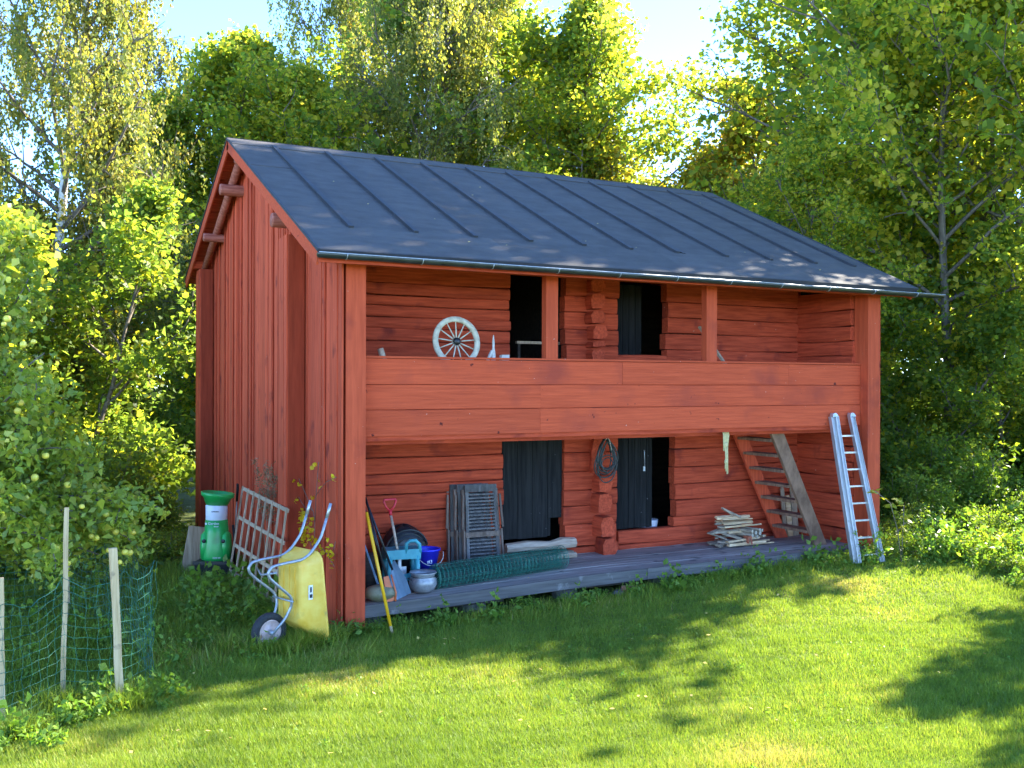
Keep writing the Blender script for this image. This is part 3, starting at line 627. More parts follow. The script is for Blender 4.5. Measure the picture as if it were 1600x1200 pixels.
o = MB().box(-.035, .035, -.055, .055, .0, .02).box(-.04, -.02, -.06, .06, -.09, .02, .004).bar((0, -.062, .03), (.035, -.062, -.11), .03, .008, (0, 1, 0)).build('binding', M['tie']); o.location = (FWX + .06, FWY - .135, fz + .14); tag(o, 'rust red strap tied round the pale split sticks at the front of the firewood pile', 'strap')

# aluminium ladder
t = thing('aluminium_ladder', 'grey aluminium ladder with doubled rails leaning against the balcony at its right end', 'ladder', (8.2, -.38, gz(8.2, -.38)))
LB = [Vector((7.97, -.34, .02)), Vector((8.48, -.42, .02))]; LT = [Vector((7.935, .10, 2.47)), Vector((8.375, .10, 2.47))]
base = Vector(t.location)
for i in range(2):
    b, tp = LB[i] - Vector((8.2, -.38, 0)), LT[i] - base
    side = Vector((1, -.15, 0)).normalized(); fwd = Vector((0, -1, .18)).normalized()
    for k, (dx, dy) in enumerate(((0, 0), (.055 * (1 if i == 0 else -1) * (1 if i == 0 else 1), -.03))):
        mb = MB(); o_ = side * dx + fwd * -dy
        for e1, e2, w_, h_ in ((-.028, 0, .006, .062), (.028, 0, .006, .062), (0, .0, .05, .012)):
            mb.bar(b + o_ + side * e1, tp + o_ + side * e1, w_, h_, (0, 1, 0))
        mb.build('rail', M['alu'], t)
    mb = MB(); cc = tp + side * (.028 if i == 0 else -.028) + Vector((0, -.02, .0)); d = (tp - b).normalized()
    sd = side; pts = [cc + sd * .05 * math.cos(a) + d * .06 * math.sin(a) for a in np.linspace(0, PI, 10)]
    mb.add([p + Vector((0, -.04, 0)) for p in pts] + [p + Vector((0, .03, 0)) for p in pts], [tuple(range(10)), tuple(range(10, 20))[::-1]] + [(j, j + 10, (j + 1) % 10 + 10, (j + 1) % 10) for j in range(10)])
    e = mb.build('end_cap', M['alu'], t); MB().lathe([(0, -.05), (.02, -.05), (.02, .035), (0, .035)], 10, Matrix.Translation(cc + d * .012) @ Matrix.Rotation(PI / 2, 4, 'X')).build('bolt', M['steel'], e)
for k in range(8):
    f = (.13 + .284 * k) / 2.45; a = (LB[0] - Vector((8.2, -.38, 0))).lerp(LT[0] - base, f); b = (LB[1] - Vector((8.2, -.38, 0))).lerp(LT[1] - base, f)
    if k < 8: MB().bar(a, b, .03, .026, (0, 0, 1)).build('rung', M['alu'], t)

# green wire mesh roll on the deck
a, b = Vector((1.36, .42, D(1.4) + .16)), Vector((3.38, .64, D(3.4) + .155)); t = thing('wire_mesh_roll', 'long roll of green coated wire mesh lying on the deck', 'wire roll', a)
ax = (b - a); Lr = ax.length; ax.normalize(); sd = Vector((0, 0, 1)).cross(ax).normalized(); up = ax.cross(sd)
mb = MB(); nl = 6
for ly in range(nl):
    rad = .158 - .022 * ly
    nn = max(8, int(2 * PI * rad / .075)); o_ = rnd.random()
    for j in range(nn):
        an = 2 * PI * (j + o_) / nn; rj = rad + rnd.uniform(-.004, .004)
        mb.tube([ax * (Lr * q) + sd * math.cos(an + .02 * math.sin(q * 9)) * rj + up * math.sin(an + .02 * math.sin(q * 9)) * rj for q in (0, .33, .66, 1)], .0027, 3, cap=False)
    for k in range(int(Lr / .06) + 1):
        q = k * .06 + rnd.uniform(-.006, .006) + .01 * ly
        if q > Lr: continue
        mb.tube([ax * q + sd * math.cos(2 * PI * j / 14) * rad + up * math.sin(2 * PI * j / 14) * rad for j in range(14)], .0030, 3, closed=True)
tag(mb.build('wire_grid', M['mesh_green'], t), kind='stuff')
for rad in (.158, .12):
    for e in (0, Lr): MB().tube([ax * e + sd * math.cos(2 * PI * j / 20) * rad + up * math.sin(2 * PI * j / 20) * rad for j in range(20)], .005, 5, closed=True).build('end_wire', M['mesh_green'], t)

# peeled timbers at the door sill
for x, y, z, L_, rr_, lab in ((3.45, 1.38, .135, 1.15, .085, 'long peeled timber lying before the left lower door'), (3.30, 1.22, .045, 1.3, .045, 'thinner split plank at the foot of the left lower door')):
    o = MB().tube([(-L_ / 2, 0, 0), (-L_ * .2, .01, .012), (L_ * .12, -.01, -.005), (L_ * .3, .0, .015), (L_ / 2, 0, .01)], [rr_ * .8, rr_ * .9, rr_ * .75, rr_ * 1.05, rr_ * .9], 7, smooth=False).build('peeled_timber', M['beam_wood']); o.location = (x, y, D(x) + z + (.06 if rr_ > .06 else 0)); o.rotation_euler = (0, 0, -.02); tag(o, lab, 'timber')
o = MB().box(-.5, .5, -.10, .09, 0, .10, .008).build('sill_block', M['bark_wood']); o.location = (3.45, 1.38, D(3.4)); tag(o, 'low rough block under the peeled timber before the left lower door', 'timber')

# folded slatted chairs
def slat_chair(x, y, tilt, label, full, rz=0.):
    t = thing('folding_chair', label, 'chair', (x, y, D(x)), rot=(tilt, 0, rz), group='folded slatted chairs leaning on the log wall')
    m1, m2 = M['shutter'], M['shutter_b']
    H = 1.19
    for s in (-1, 1):
        MB().bar((s * .235, 0, .02), (s * .215, 0, H - .02), .045, .03, (0, 1, 0)).build('frame_rail', m1, t)
        MB().bar((s * .285, .035, 0), (s * .262, .035, H - .06), .035, .028, (0, 1, 0)).build('leg', m2, t)
        MB().bar((s * .305, -.03, .0), (s * .29, -.03, .56), .026, .028, (0, 1, 0)).build('leg', m2, t)
        MB().bar((s * .315, -.03, .58), (s * .285, -.03, H - .14), .028, .028, (0, 1, 0)).build('arm', m2, t)
    MB().box(-.245, .245, -.022, .02, H - .10, H).build('top_rail', m1, t)
    MB().box(-.27, .27, -.045, -.018, .46, .53).build('cross_rail', m2, t)
    MB().box(-.23, .23, -.02, .02, .04, .08).build('cross_rail', m1, t)
    if full:
        for k in range(11): MB().box(-.205, .205, -.014, .010, .56 + k * .048, .56 + k * .048 + .022, .0015).build('slat', m1, t)
        for k in range(7): MB().box(-.205, .205, -.014, .010, .115 + k * .048, .115 + k * .048 + .022, .0015).build('slat', m1, t)
    return t
slat_chair(2.41, 1.16, -.10, 'frontmost dark folded chair with louvred slats leaning beside the left lower door', True)
slat_chair(2.34, 1.27, -.10, 'middle folded slatted chair, its legs showing at the left behind the front one', True, .05)
slat_chair(2.27, 1.37, -.10, 'rearmost folded slatted chair against the red log wall', True, -.05)

# bucket, pot, box
t = thing('blue_bucket', 'deep blue plastic bucket standing behind the metal pot', 'bucket', (1.42, .86, D(1.4) + .18))
prof = [(0.0, .0), (.125, .0), (.175, .25), (.19, .252), (.19, .275), (.172, .275), (.168, .25), (.12, .012), (0, .012)]
MB().lathe(prof, 28).build('bucket_body', M['blue'], t)
MB().tube([(.19 * math.cos(a), .19 * math.sin(a) * .35 - .12 - .05 * math.sin(a - PI), .24 + .16 * math.sin(a)) for a in np.linspace(PI, 2 * PI, 12)], .005, 5).build('handle', M['ivory'], t)
text_mesh('#3', .07, 'printed_mark', M['white'], t, Matrix.Translation((-.02, -.170, .10)) @ Matrix.Rotation(PI / 2, 4, 'X'))
t = thing('low_box', 'low black plastic box under the blue bucket', 'box', (1.42, .88, D(1.4))); MB().box(-.2, .2, -.15, .16, 0, .18, .003).build('box_body', M['black'], t)
t = thing('metal_pot', 'round grey metal pot with wide rim standing on the deck', 'pot', (1.17, .36, D(1.17)))
MB().lathe([(0, 0), (.09, 0), (.15, .04), (.178, .11), (.17, .17), (.145, .205), (.15, .225), (.175, .255), (.17, .26), (.142, .23), (.135, .205), (.16, .16), (.165, .11), (.13, .04), (0, .015)], 30).build('pot_body', M['pot'], t)
MB().lathe([(.146, .198), (.156, .203), (.146, .209)], 30).build('band', M['black'], t)
for s in (-1, 1): MB().tube([(s * .165, -.03, .17), (s * .2, -.02, .19), (s * .2, .02, .19), (s * .165, .03, .17)], .008, 6).build('handle', M['black'], t)
# black sack
t = thing('black_net_sack', 'rounded black net sack against the log wall behind the teal stool', 'sack', (1.22, 1.22, D(1.2)))
mb = MB(); vs_ = []; n1, n2 = 18, 12
for i in range(n2 + 1):
    ph = PI * i / n2
    for j in range(n1):
        a = 2 * PI * j / n1; q = 1 + .09 * math.sin(3 * a + 2 * ph) + .07 * math.sin(7 * a + 5 * ph)
        vs_.append((.34 * math.sin(ph) * math.cos(a) * q, .2 * math.sin(ph) * math.sin(a) * q, .37 + .37 * math.cos(ph) * (1 + .05 * math.sin(5 * a))))
mb.add(vs_, [(i * n1 + j, (i + 1) * n1 + j, (i + 1) * n1 + (j + 1) % n1, i * n1 + (j + 1) % n1) for i in range(n2) for j in range(n1)], True); mb.build('sack_body', M['black'], t)
for k in range(3): MB().tube([((.30 - .06 * k) * math.cos(a), -.17 - .02 * k - .05 * math.sin(a) ** 2, .42 + (.28 - .05 * k) * math.sin(a)) for a in np.linspace(.2 + k * .3, PI - .1 * k, 12)], .011, 6).build('hoop', M['hose'], t)
# teal stool
t = thing('teal_stool', 'teal plastic stool with thick rounded legs behind the tools', 'stool', (1.02, .72, D(1.0)), rz=-.12)
m_ = M['teal']
MB().box(-.24, .22, -.14, .16, .40, .52, .006).build('seat', m_, t)
for x, y in ((-.2, -.12), (.19, -.12), (-.2, .14), (.19, .14)): MB().tube([(x, y, 0), (x * .96, y * .95, .25), (x * .9, y * .9, .44)], [.042, .036, .04], 8).build('leg', m_, t)
MB().tube([(.02, -.12, .47), (.03, -.13, .60), (.08, -.13, .63), (.15, -.13, .63), (.2, -.13, .58), (.21, -.12, .47)], .026, 8).build('handle', m_, t)
MB().box(-.14, .12, -.12, -.08, .12, .20, .006).build('brace', m_, t)
# drum and khaki bowl
t = thing('dark_drum', 'dark cylindrical drum half hidden behind the corner post', 'drum', (.62, .95, D(.5))); MB().lathe([(0, 0), (.15, 0), (.15, .2), (.157, .21), (.15, .22), (.15, .44), (.155, .45), (0, .45)], 20).build('drum_body', M['dark_wood'], t)
t = thing('khaki_gourd', 'round khaki stoneware bowl on the deck beside the corner post', 'bowl', (.54, .20, D(.5))); MB().lathe([(0, 0), (.08, 0), (.16, .05), (.18, .10), (.15, .16), (.08, .185), (0, .19)], 20, sx=1.15).build('bowl_body', M['khaki'], t)
# poles and shovels leaning on the corner post
t = thing('yellow_pole', 'bright yellow long pole leaning behind the front left corner post', 'pole', (.52, -.30, gz(.5, -.3)))
MB().tube([(0, 0, 0), (-.02, .03, .1)], [.016, .019], 8).build('tip', M['stake'], t); MB().tube([(-.02, .03, .1), (-.2, .39, 1.42)], .020, 10).build('shaft', M['yellow_pole'], t)
t = thing('snow_shovel', 'blue-grey plastic snow shovel with black shaft leaning among the tools', 'shovel', (.78, .13, D(.8)))
MB().tube([(-.09, .05, .36), (-.40, .34, 1.36)], .016, 8).build('shaft', M['black'], t)
mb = MB(); vs_ = []
for i in range(6):
    v_ = i / 5; hw = .025 + .08 * min(1, v_ * 1.8)
    c = Vector((-.10 + .12 * v_, .06 - .06 * v_, .40 * (1 - v_) + .02))
    for j in range(5):
        u_ = j / 4 * 2 - 1; vs_.append(c + Vector((u_ * hw * .75, u_ * hw * -.55 - .04 * u_ * u_, .02 * u_ * u_ + .05 * u_)))
n_ = len(vs_); vs_ += [p + Vector((.004, .012, .0)) for p in vs_]
fs = [(i * 5 + j, i * 5 + j + 1, i * 5 + j + 6, i * 5 + j + 5) for i in range(5) for j in range(4)]; fs += [tuple(k + n_ for k in f[::-1]) for f in fs]
rim_ = [i for i in range(5)] + [i * 5 + 4 for i in range(1, 6)] + [25 + j for j in (3, 2, 1, 0)] + [i * 5 for i in (4, 3, 2, 1)]
fs += [(rim_[k], rim_[(k + 1) % len(rim_)], rim_[(k + 1) % len(rim_)] + n_, rim_[k] + n_) for k in range(len(rim_))]
mb.add(vs_, fs); mb.build('blade', M['bluegrey'], t)
t = thing('black_pole', 'slim black pole leaning just behind the yellow pole', 'pole', (.70, .10, D(.7))); MB().tube([(0, 0, 0), (-.36, .30, 1.30)], .013, 8).build('shaft', M['black'], t)
t = thing('blue_rod', 'thin blue-grey rod low behind the corner post beside the yellow pole', 'rod', (.62, .34, D(.6))); MB().bar((0, 0, 0), (-.22, .12, .72), .05, .015).build('shaft', M['bluegrey'], t)
t = thing('orange_scoop', 'orange red narrow scoop standing behind the yellow pole', 'scoop', (.64, .09, D(.64)))
MB().bar((0, 0, .0), (-.05, .05, .30), .11, .02, (0, 1, 0), .6).build('blade', M['orange'], t); MB().tube([(.05, -.02, .0), (.06, -.01, .1), (.01, .03, .32)], .012, 6).build('edge', M['orange'], t)
MB().tube([(-.05, .05, .30), (-.22, .32, 1.25)], .012, 8).build('shaft', M['black'], t)
t = thing('red_handled_spade', 'spade with pale wooden shaft and red grip leaning on the log wall', 'spade', (.95, .62, D(.95)))
tp = Vector((-.03, .28, 1.08))
MB().tube([(0, 0, .38), (-.03, .28, 1.0)], .018, 8).build('shaft', M['beam_wood'], t)
pts = [(-.03, .27, .98), (-.09, .275, 1.05), (-.115, .28, 1.12), (-.11, .285, 1.14), (.05, .285, 1.14), (.055, .28, 1.12), (.03, .275, 1.05), (-.03, .27, .98)]
MB().tube(pts, .014, 6).build('grip', M['redp'], t); MB().tube([(-.03, .25, .93), (-.03, .27, 1.0)], .023, 8).build('grip', M['redp'], t)
MB().bar((.0, -.01, 0), (0, 0, .30), .2, .012, (0, 1, 0), .9).bar((0, .0, .3), (0, .005, .44), .04, .03, (0, 1, 0)).build('blade', M['steel'], t)

# white bucket inside the right doorway and a stick
t = thing('white_bucket', 'small white bucket just inside the open right lower doorway', 'bucket', (5.74, 1.92, .37)); MB().lathe([(0, 0), (.13, 0), (.16, .38), (.168, .40), (.155, .40), (.12, .02), (0, .02)], 20).build('bucket_body', M['white'], t)
t = thing('leaning_stick', 'brown stick leaning inside the open right lower doorway', 'stick', (5.72, 2.2, .37)); MB().tube([(0, 0, 0), (.15, .05, 1.25)], .018, 7).build('stick', M['beam_wood'], t)
t = thing('inner_shelf', 'pale grey shelf rail inside the open upper left doorway', 'shelf', (3.35, 1.95, 2.31)); MB().box(-.02, .75, -.03, .03, 1.27, 1.31).build('rail', M['grey_board'], t); MB().box(.0, .04, -.02, .02, 0, 1.27).build('leg', M['dark_wood'], t); MB().box(.68, .72, -.02, .02, 0, 1.27).build('leg', M['dark_wood'], t)

# ------------------------------------------------------------------ left of the gable
# wheelbarrow standing on its wheel, leaning on the corner
WB = Vector((-.93, -.34, gz(-.93, -.34))); lv = Vector((-.95, -.32, 0)).normalized(); wv_ = Vector((-.32, .95, 0)).normalized()
t = thing('wheelbarrow', 'yellow wheelbarrow with grey tube frame tipped up on its wheel against the barn corner', 'wheelbarrow', WB, math.atan2(lv.y, lv.x))
# local x = outwards (s), local y = -wv
def Lp(s, w_, z): return Vector((s, -w_, z))
prA = [(.03, .21), (-.11, .36), (-.17, .49), (-.15, .60), (.07, .78), (.155, .86), (.17, .92), (.12, .975), (-.02, .99), (-.27, 1.0), (-.38, 1.06), (-.52, 1.22), (-.60, 1.45)]
def rounded(P_, n=3):
    out = [P_[0]]
    for i in range(1, len(P_) - 1):
        a, b, c = P_[i - 1], P_[i], P_[i + 1]; p1 = b.lerp(a, .3); p2 = b.lerp(c, .3)
        for k in range(n + 1):
            u_ = k / n; out.append(p1 * (1 - u_) ** 2 + b * 2 * u_ * (1 - u_) + p2 * u_ * u_)
    return out + [P_[-1]]
for sgn in (-1, 1):
    P_ = []
    for i, (s, z) in enumerate(prA):
        q = min(1, i / 4); w_ = (.085 + (.20 - .085) * q) * sgn
        P_.append(Lp(s, w_, z))
    MB().tube(rounded(P_), .0165, 9).build('frame_tube', M['steel'], t)
    e = P_[-1]; d = (P_[-1] - P_[-2]).normalized(); MB().tube([e - d * .01, e + d * .16], .0195, 10).build('grip', M['alu'], t)
MB().tube([Lp(.06, -.2, .90), Lp(.13, 0, .86), Lp(.06, .2, .90)], .011, 8).build('cross_tube', M['steel'], t)
MB().tube([Lp(-.15, -.2, .55), Lp(-.15, .2, .55)], .011, 8).build('cross_tube', M['steel'], t)
wm = Matrix.Translation(Lp(.03, 0, .215)) @ Matrix.Rotation(PI / 2, 4, 'X') @ Matrix.Identity(4)
wh = MB().lathe([(.135, -.03), (.15, -.042), (.19, -.048), (.208, -.03), (.215, 0), (.208, .03), (.19, .048), (.15, .042), (.135, .03)], 36, wm).build('tyre', M['rubber'], t)
rim = MB().lathe([(.0, -.02), (.05, -.022), (.06, -.012), (.11, -.02), (.125, -.035), (.138, -.033), (.138, .033), (.125, .035), (.11, .02), (.06, .012), (.05, .022), (0, .02)], 30, wm).build('rim', M['rim'], t)
MB().lathe([(0, -.095), (.02, -.095), (.03, -.06), (.03, .06), (.02, .095), (0, .095)], 14, wm).build('hub', M['steel'], rim)
# tray: flat bottom towards the viewer, rim to the wall
def ring(s_c, z_c, hw, hz, rc, tiltk, n=5):
    out = []
    for cx_, cz_, a0 in ((hw - rc, hz - rc, 0), (-(hw - rc), hz - rc, PI / 2), (-(hw - rc), -(hz - rc), PI), (hw - rc, -(hz - rc), 3 * PI / 2)):
        for k in range(n):
            a = a0 + PI / 2 * k / (n - 1); w_, z_ = cx_ + rc * math.cos(a), cz_ + rc * math.sin(a); out.append(Lp(s_c - tiltk * z_, w_, z_c + z_))
    return out
R1 = ring(-.22, .64, .20, .34, .07, .0); R2 = ring(-.245, .635, .235, .37, .09, .0); R3 = ring(-.47, .56, .315, .50, .11, -.10); R4 = ring(-.47, .56, .34, .525, .12, -.10); R5 = ring(-.495, .56, .34, .525, .12, -.10)
R6 = ring(-.495, .56, .305, .49, .11, -.10); R7 = ring(-.255, .635, .22, .355, .08, .0); vs_ = R1 + R2 + R3 + R4 + R5 + R6 + R7; n_ = 20; fs = [tuple(range(20)), tuple(range(120, 140))[::-1]]
for r_ in range(6):
    for j in range(n_): fs.append((r_ * n_ + j, (r_ + 1) * n_ + j, (r_ + 1) * n_ + (j + 1) % n_, r_ * n_ + (j + 1) % n_))
mb = MB().add(vs_, fs); tray = mb.build('tray', M['yellow'], t)
for p in tray.data.polygons: p.use_smooth = len(p.vertices) == 4
for w_ in (-.11, .0, .11): MB().bar(Lp(-.215, w_, .36), Lp(-.215, w_, .92), .05, .012, (1, 0, 0)).build('tray_rib', M['yellow'], t)
lb = MB().bar(Lp(-.33, -.277, .56), Lp(-.33, -.277, .72), .004, .055, (1, 0, .1)).build('sticker', M['white'], t)
MB().bar(Lp(-.33, -.283, .58), Lp(-.33, -.283, .62), .004, .035, (1, 0, .1)).bar(Lp(-.33, -.283, .64), Lp(-.33, -.283, .70), .004, .02, (1, 0, .1)).build('sticker_print', M['black'], t)

# trellis
t = thing('wooden_trellis', 'weathered grey-brown wooden trellis leaning against the gable wall', 'trellis', (-.5, 2.5, 0))
o3 = Vector((-.5, 2.5, 0)); tl, tr_, bl, br = [Vector(p) - o3 for p in ((-.31, 3.98, 1.39), (-.31, 1.36, 1.36), (-.62, 3.55, -.02), (-.5, 1.35, -.03))]
for i in range(8):
    f = i / 7; a, b = bl.lerp(br, f), tl.lerp(tr_, f); nrm = Vector((-1, 0, .2)).normalized()
    MB().bar(a + nrm * .012, b + nrm * .012, .045, .02, nrm).build('slat', M['grey_board'], t)
for j, f in enumerate((.975, .68, .40, .14)):
    a, b = bl.lerp(tl, f), br.lerp(tr_, f); e = (b - a).normalized() * .05; MB().bar(a - e, b + e, .05, .02, Vector((-1, 0, .2))).build('slat', M['grey_board'], t)

# garden shredder
t = thing('garden_shredder', 'green garden shredder with white band and black base beside the gable', 'garden shredder', (-.72, 3.95, gz(-.7, 3.95)), rz=math.radians(-28))
G_, K_ = M['green'], M['black']
MB().lathe([(.0, 1.12), (.16, 1.12), (.21, 1.235), (.245, 1.26), (.25, 1.31), (.235, 1.315), (.19, 1.25), (.13, 1.14)], 28, Matrix.Translation((0, 0, 1.12)) @ Matrix.Rotation(.10, 4, 'Y') @ Matrix.Translation((0, 0, -1.12)), sx=1.0, sy=.8).build('hopper', G_, t)
MB().lathe([(.155, .905), (.16, .91), (.163, 1.12), (.15, 1.13)], 28, sx=1, sy=.85).build('white_band', M['white'], t)
MB().lathe([(.0, .30), (.22, .30), (.225, .36), (.205, .55), (.18, .72), (.165, .905), (0, .905)], 28, sx=1, sy=.85).build('body', G_, t)
for s in (-1, 1):
    MB().lathe([(0, .33), (.075, .33), (.08, .5), (.07, .68), (.03, .73), (0, .74)], 14, Matrix.Translation((s * .155, -.02, 0)), sy=1.6).build('side_cover', G_, t)
    MB().lathe([(0, 0), (.030, 0), (.028, .01), (0, .01)], 14, Matrix.Translation((s * .145, -.150, .60)) @ Matrix.Rotation(PI / 2, 4, 'X')).build('knob', K_, t)
mb = MB(); p_ = [(-.25, -.22, .12), (.25, -.22, .12), (.25, .2, .12), (-.25, .2, .12), (-.26, -.24, .30), (.26, -.24, .30), (.22, .18, .34), (-.22, .18, .34)]
mb.add(p_, [(0, 3, 2, 1), (4, 5, 6, 7), (0, 1, 5, 4), (1, 2, 6, 5), (2, 3, 7, 6), (3, 0, 4, 7)]); mb.box(-.275, .275, -.26, -.235, .27, .315).box(-.25, .25, .15, .19, .0, .12).build('base', K_, t)
MB().box(-.21, .21, -.226, -.215, .02, .12).build('outlet', K_, t)
for s in (-1, 1):
    MB().lathe([(.0, -.025), (.06, -.03), (.10, -.028), (.105, 0), (.10, .028), (.06, .03), (0, .025)], 22, Matrix.Translation((s * .29, -.05, .105)) @ Matrix.Rotation(PI / 2, 4, 'Y')).build('wheel', K_, t)
    MB().lathe([(0, -.034), (.045, -.034), (.05, -.02)], 16, Matrix.Translation((s * .29, -.05, .105)) @ Matrix.Rotation(s * -PI / 2, 4, 'Y').inverted()).build('hub_cap', M['bluegrey'], t)
    MB().tube([(s * .23, .14, .1), (s * .225, .15, .6), (s * .2, .16, .8)], .02, 8).build('rear_strut', K_, t)
h_ = MB().tube([(.22, .18, .35), (.24, .19, .95), (.25, .19, 1.16)], .012, 8).build('handle', M['alu'], t)
MB().tube([(.25, .19, 1.16), (.262, .19, 1.36), (.268, .17, 1.41), (.275, .13, 1.42)], [.019, .021, .020, .016], 9).build('grip', K_, h_)
rxm = lambda x, z, y: Matrix.Translation((x, y, z)) @ Matrix.Rotation(PI / 2, 4, 'X')
text_mesh('Garden', .055, 'logo', M['white'], t, rxm(0, .845, -.150)); text_mesh('shred', .03, 'logo', M['white'], t, rxm(.04, .81, -.156)); text_mesh('GARDEN', .028, 'logo', M['hose'], t, rxm(.02, 1.03, -.142)); text_mesh('2200 W', .036, 'logo', M['white'], t, rxm(.06, .345, -.195))
MB().box(-.125, -.10, -.160, -.150, .845, .875).build('logo', M['white'], t)
# weathered board behind it
t = thing('weathered_board', 'short wide weathered board leaning behind the green shredder', 'board', (-1.02, 4.45, 0)); MB().bar((0, 0, 0), (.12, .05, .74), .30, .04, (0, 1, 0), .9).build('board', M['grey_board'], t)

# ------------------------------------------------------------------ netting and stakes, left foreground
S1, S2, S3, CN, S4, S5 = (-3.58, -1.87), (-3.09, -1.30), (-2.62, -1.62), (-2.27, -1.10), (-2.86, 2.53), (-4.6, 2.3)
for (x, y), top, wd, lab, ln in ((S1, 1.31, .045, 'pale stake at the very left edge of the green net', (-.02, 0)), (S2, 1.82, .042, 'tallest thin pale stake of the green net', (.03, .0)), (S3, 1.46, .07, 'thick flat-topped pale stake nearest the lawn', (-.07, 0)),
                                 (S4, 1.20, .07, 'pale stake at the back of the green net enclosure', (0, .0)), ((-2.90, 1.9), 1.75, .05, 'tall pale stake at the back left of the net enclosure', (.0, 0)), (S5, 1.2, .05, 'rear stake of the net under the apple tree', (0, 0))):
    t = thing('wooden_stake', lab, 'stake', (x, y, gz(x, y) - .1))
    seg = 6; vs_ = []
    for i in range(seg + 1):
        f = i / seg; cx_, cy_ = ln[0] * f + rnd.uniform(-.004, .004), ln[1] * f; hw = wd / 2 * rnd.uniform(.92, 1.06)
        for a, b in ((-1, -1), (1, -1), (1, 1), (-1, 1)): vs_.append((cx_ + a * hw, cy_ + b * hw * .7, (top + .1) * f))
    fs = [(3, 2, 1, 0), tuple(seg * 4 + k for k in range(4))] + [(i * 4 + j, i * 4 + (j + 1) % 4, (i + 1) * 4 + (j + 1) % 4, (i + 1) * 4 + j) for i in range(seg) for j in range(4)]
    MB().add(vs_, fs).build('stake', M['stake'], t)
t = thing('garden_net', 'sagging green plastic net strung round the stakes under the apple tree', 'net', (-3, -1, 0))
path = [((-4.6, -1.5), 1.05), (S1, 1.08), (S2, 1.16), (S3, 1.22), (CN, 1.20), ((-2.33, .2), 1.12), ((-2.5, 1.6), 1.05), (S4, 1.02), ((-3.8, 2.45), .95), (S5, .95)]
def net_pt(q, f):
    i = min(int(q), len(path) - 2); u_ = q - i; a, b = path[i], path[i + 1]
    x = a[0][0] * (1 - u_) + b[0][0] * u_; y = a[0][1] * (1 - u_) + b[0][1] * u_; h = a[1] * (1 - u_) + b[1] * u_
    sag = math.sin(u_ * PI) * .09 * (.3 + f) + .015 * math.sin(q * 13 + f * 9)
    if i in (0, 1, 2): y -= .035
    if i == 3: x += .03
    ff = min(1, max(0, f)); return Vector((x + 3 + .012 * math.sin(q * 17 + f * 21), y + 1 + .012 * math.cos(q * 23 + f * 15), .02 + (h) * f - sag * f))
nq = [0]
for i in range(len(path) - 1):
    ln_ = math.dist(path[i][0], path[i + 1][0]); k = max(2, int(ln_ / .105)); nq += [i + (j + 1) / k for j in range(k)]
nq[-1] -= 1e-6
for j in range(12):
    f = j / 11
    MB().tube([net_pt(q, f) for q in nq], .0024 if j < 11 else .0036, 3, cap=False).build('net_strand', M['net_green'], t)
for q in nq:
    MB().tube([net_pt(q + .1 * math.sin(f * 5) * .2 if q < len(path) - 1.2 else q, f) for f in np.linspace(0, 1, 12)], .0019, 3, cap=False).build('net_strand', M['net_green'], t)

# ------------------------------------------------------------------ leaves, crowns, trees (numpy)
def leaf_quads(rng, P, size, flat=.6, aspect=.62, hang=0., fold=.25, dirs=None):
    """a folded diamond leaf at each point of P; flat: how level the blades lie; hang: how far the tips droop"""
    n = len(P); nz = rng.normal(0, 1, (n, 3)) * (1 - flat); nz[:, 2] += flat * rng.uniform(.5, 1.2, n); nz /= np.linalg.norm(nz, axis=1)[:, None] + 1e-9
    d = rng.normal(0, 1, (n, 3)); d[:, 2] -= hang * 2.5
    if hang < .5: d -= nz * np.sum(d * nz, 1)[:, None]
    else:
        d /= np.linalg.norm(d, axis=1)[:, None]; nz = rng.normal(0, 1, (n, 3)); nz -= d * np.sum(d * nz, 1)[:, None]; nz /= np.linalg.norm(nz, axis=1)[:, None]
    d /= np.linalg.norm(d, axis=1)[:, None] + 1e-9; s = np.cross(nz, d); L_ = (size * np.clip(rng.lognormal(-.03, .32, n), .4, 1.9))[:, None]
    b = P - d * L_ * .5; tip = P + d * L_ * .5 - nz * L_ * .12; W_ = L_ * aspect * .5; lf = nz * L_ * fold * .3
    V = np.stack([b, P + s * W_ + lf - d * L_ * .05, tip, P - s * W_ + lf - d * L_ * .05], 1).reshape(-1, 3)
    Fq = np.arange(n * 4).reshape(-1, 4); return V, Fq
def tubes_np(segs, sides=5):
    """segs: list of (points Nx3, radii N) -> vertices, quads"""
    VV, FF = [], []; off = 0; an = np.arange(sides) * 2 * PI / sides
    for P, R_ in segs:
        P = np.asarray(P, float); n = len(P); T = np.gradient(P, axis=0); T /= np.linalg.norm(T, axis=1)[:, None] + 1e-9
        ref = np.array([1., 0, 0]) if abs(T[0, 2]) > .8 else np.array([0, 0, 1.]); A = np.cross(T, ref); A /= np.linalg.norm(A, axis=1)[:, None] + 1e-9; B = np.cross(T, A)
        V = P[:, None, :] + (A[:, None, :] * np.cos(an)[None, :, None] + B[:, None, :] * np.sin(an)[None, :, None]) * np.asarray(R_)[:, None, None]
        VV.append(V.reshape(-1, 3)); i = np.arange(n - 1)[:, None] * sides; j = np.arange(sides)[None, :]; j2 = (j + 1) % sides
        FF.append(np.stack([i + j, i + j2, i + sides + j2, i + sides + j], -1).reshape(-1, 4) + off); off += n * sides
    return np.concatenate(VV), np.concatenate(FF)
def curve(p0, d0, L_, n, rng, bend=.15, grav=0.):
    P = [np.array(p0, float)]; d = np.array(d0, float); d /= np.linalg.norm(d)
    for _ in range(n):
        d = d + rng.normal(0, bend, 3) + np.array([0, 0, grav]); d /= np.linalg.norm(d); P.append(P[-1] + d * L_ / n)
    return np.array(P)
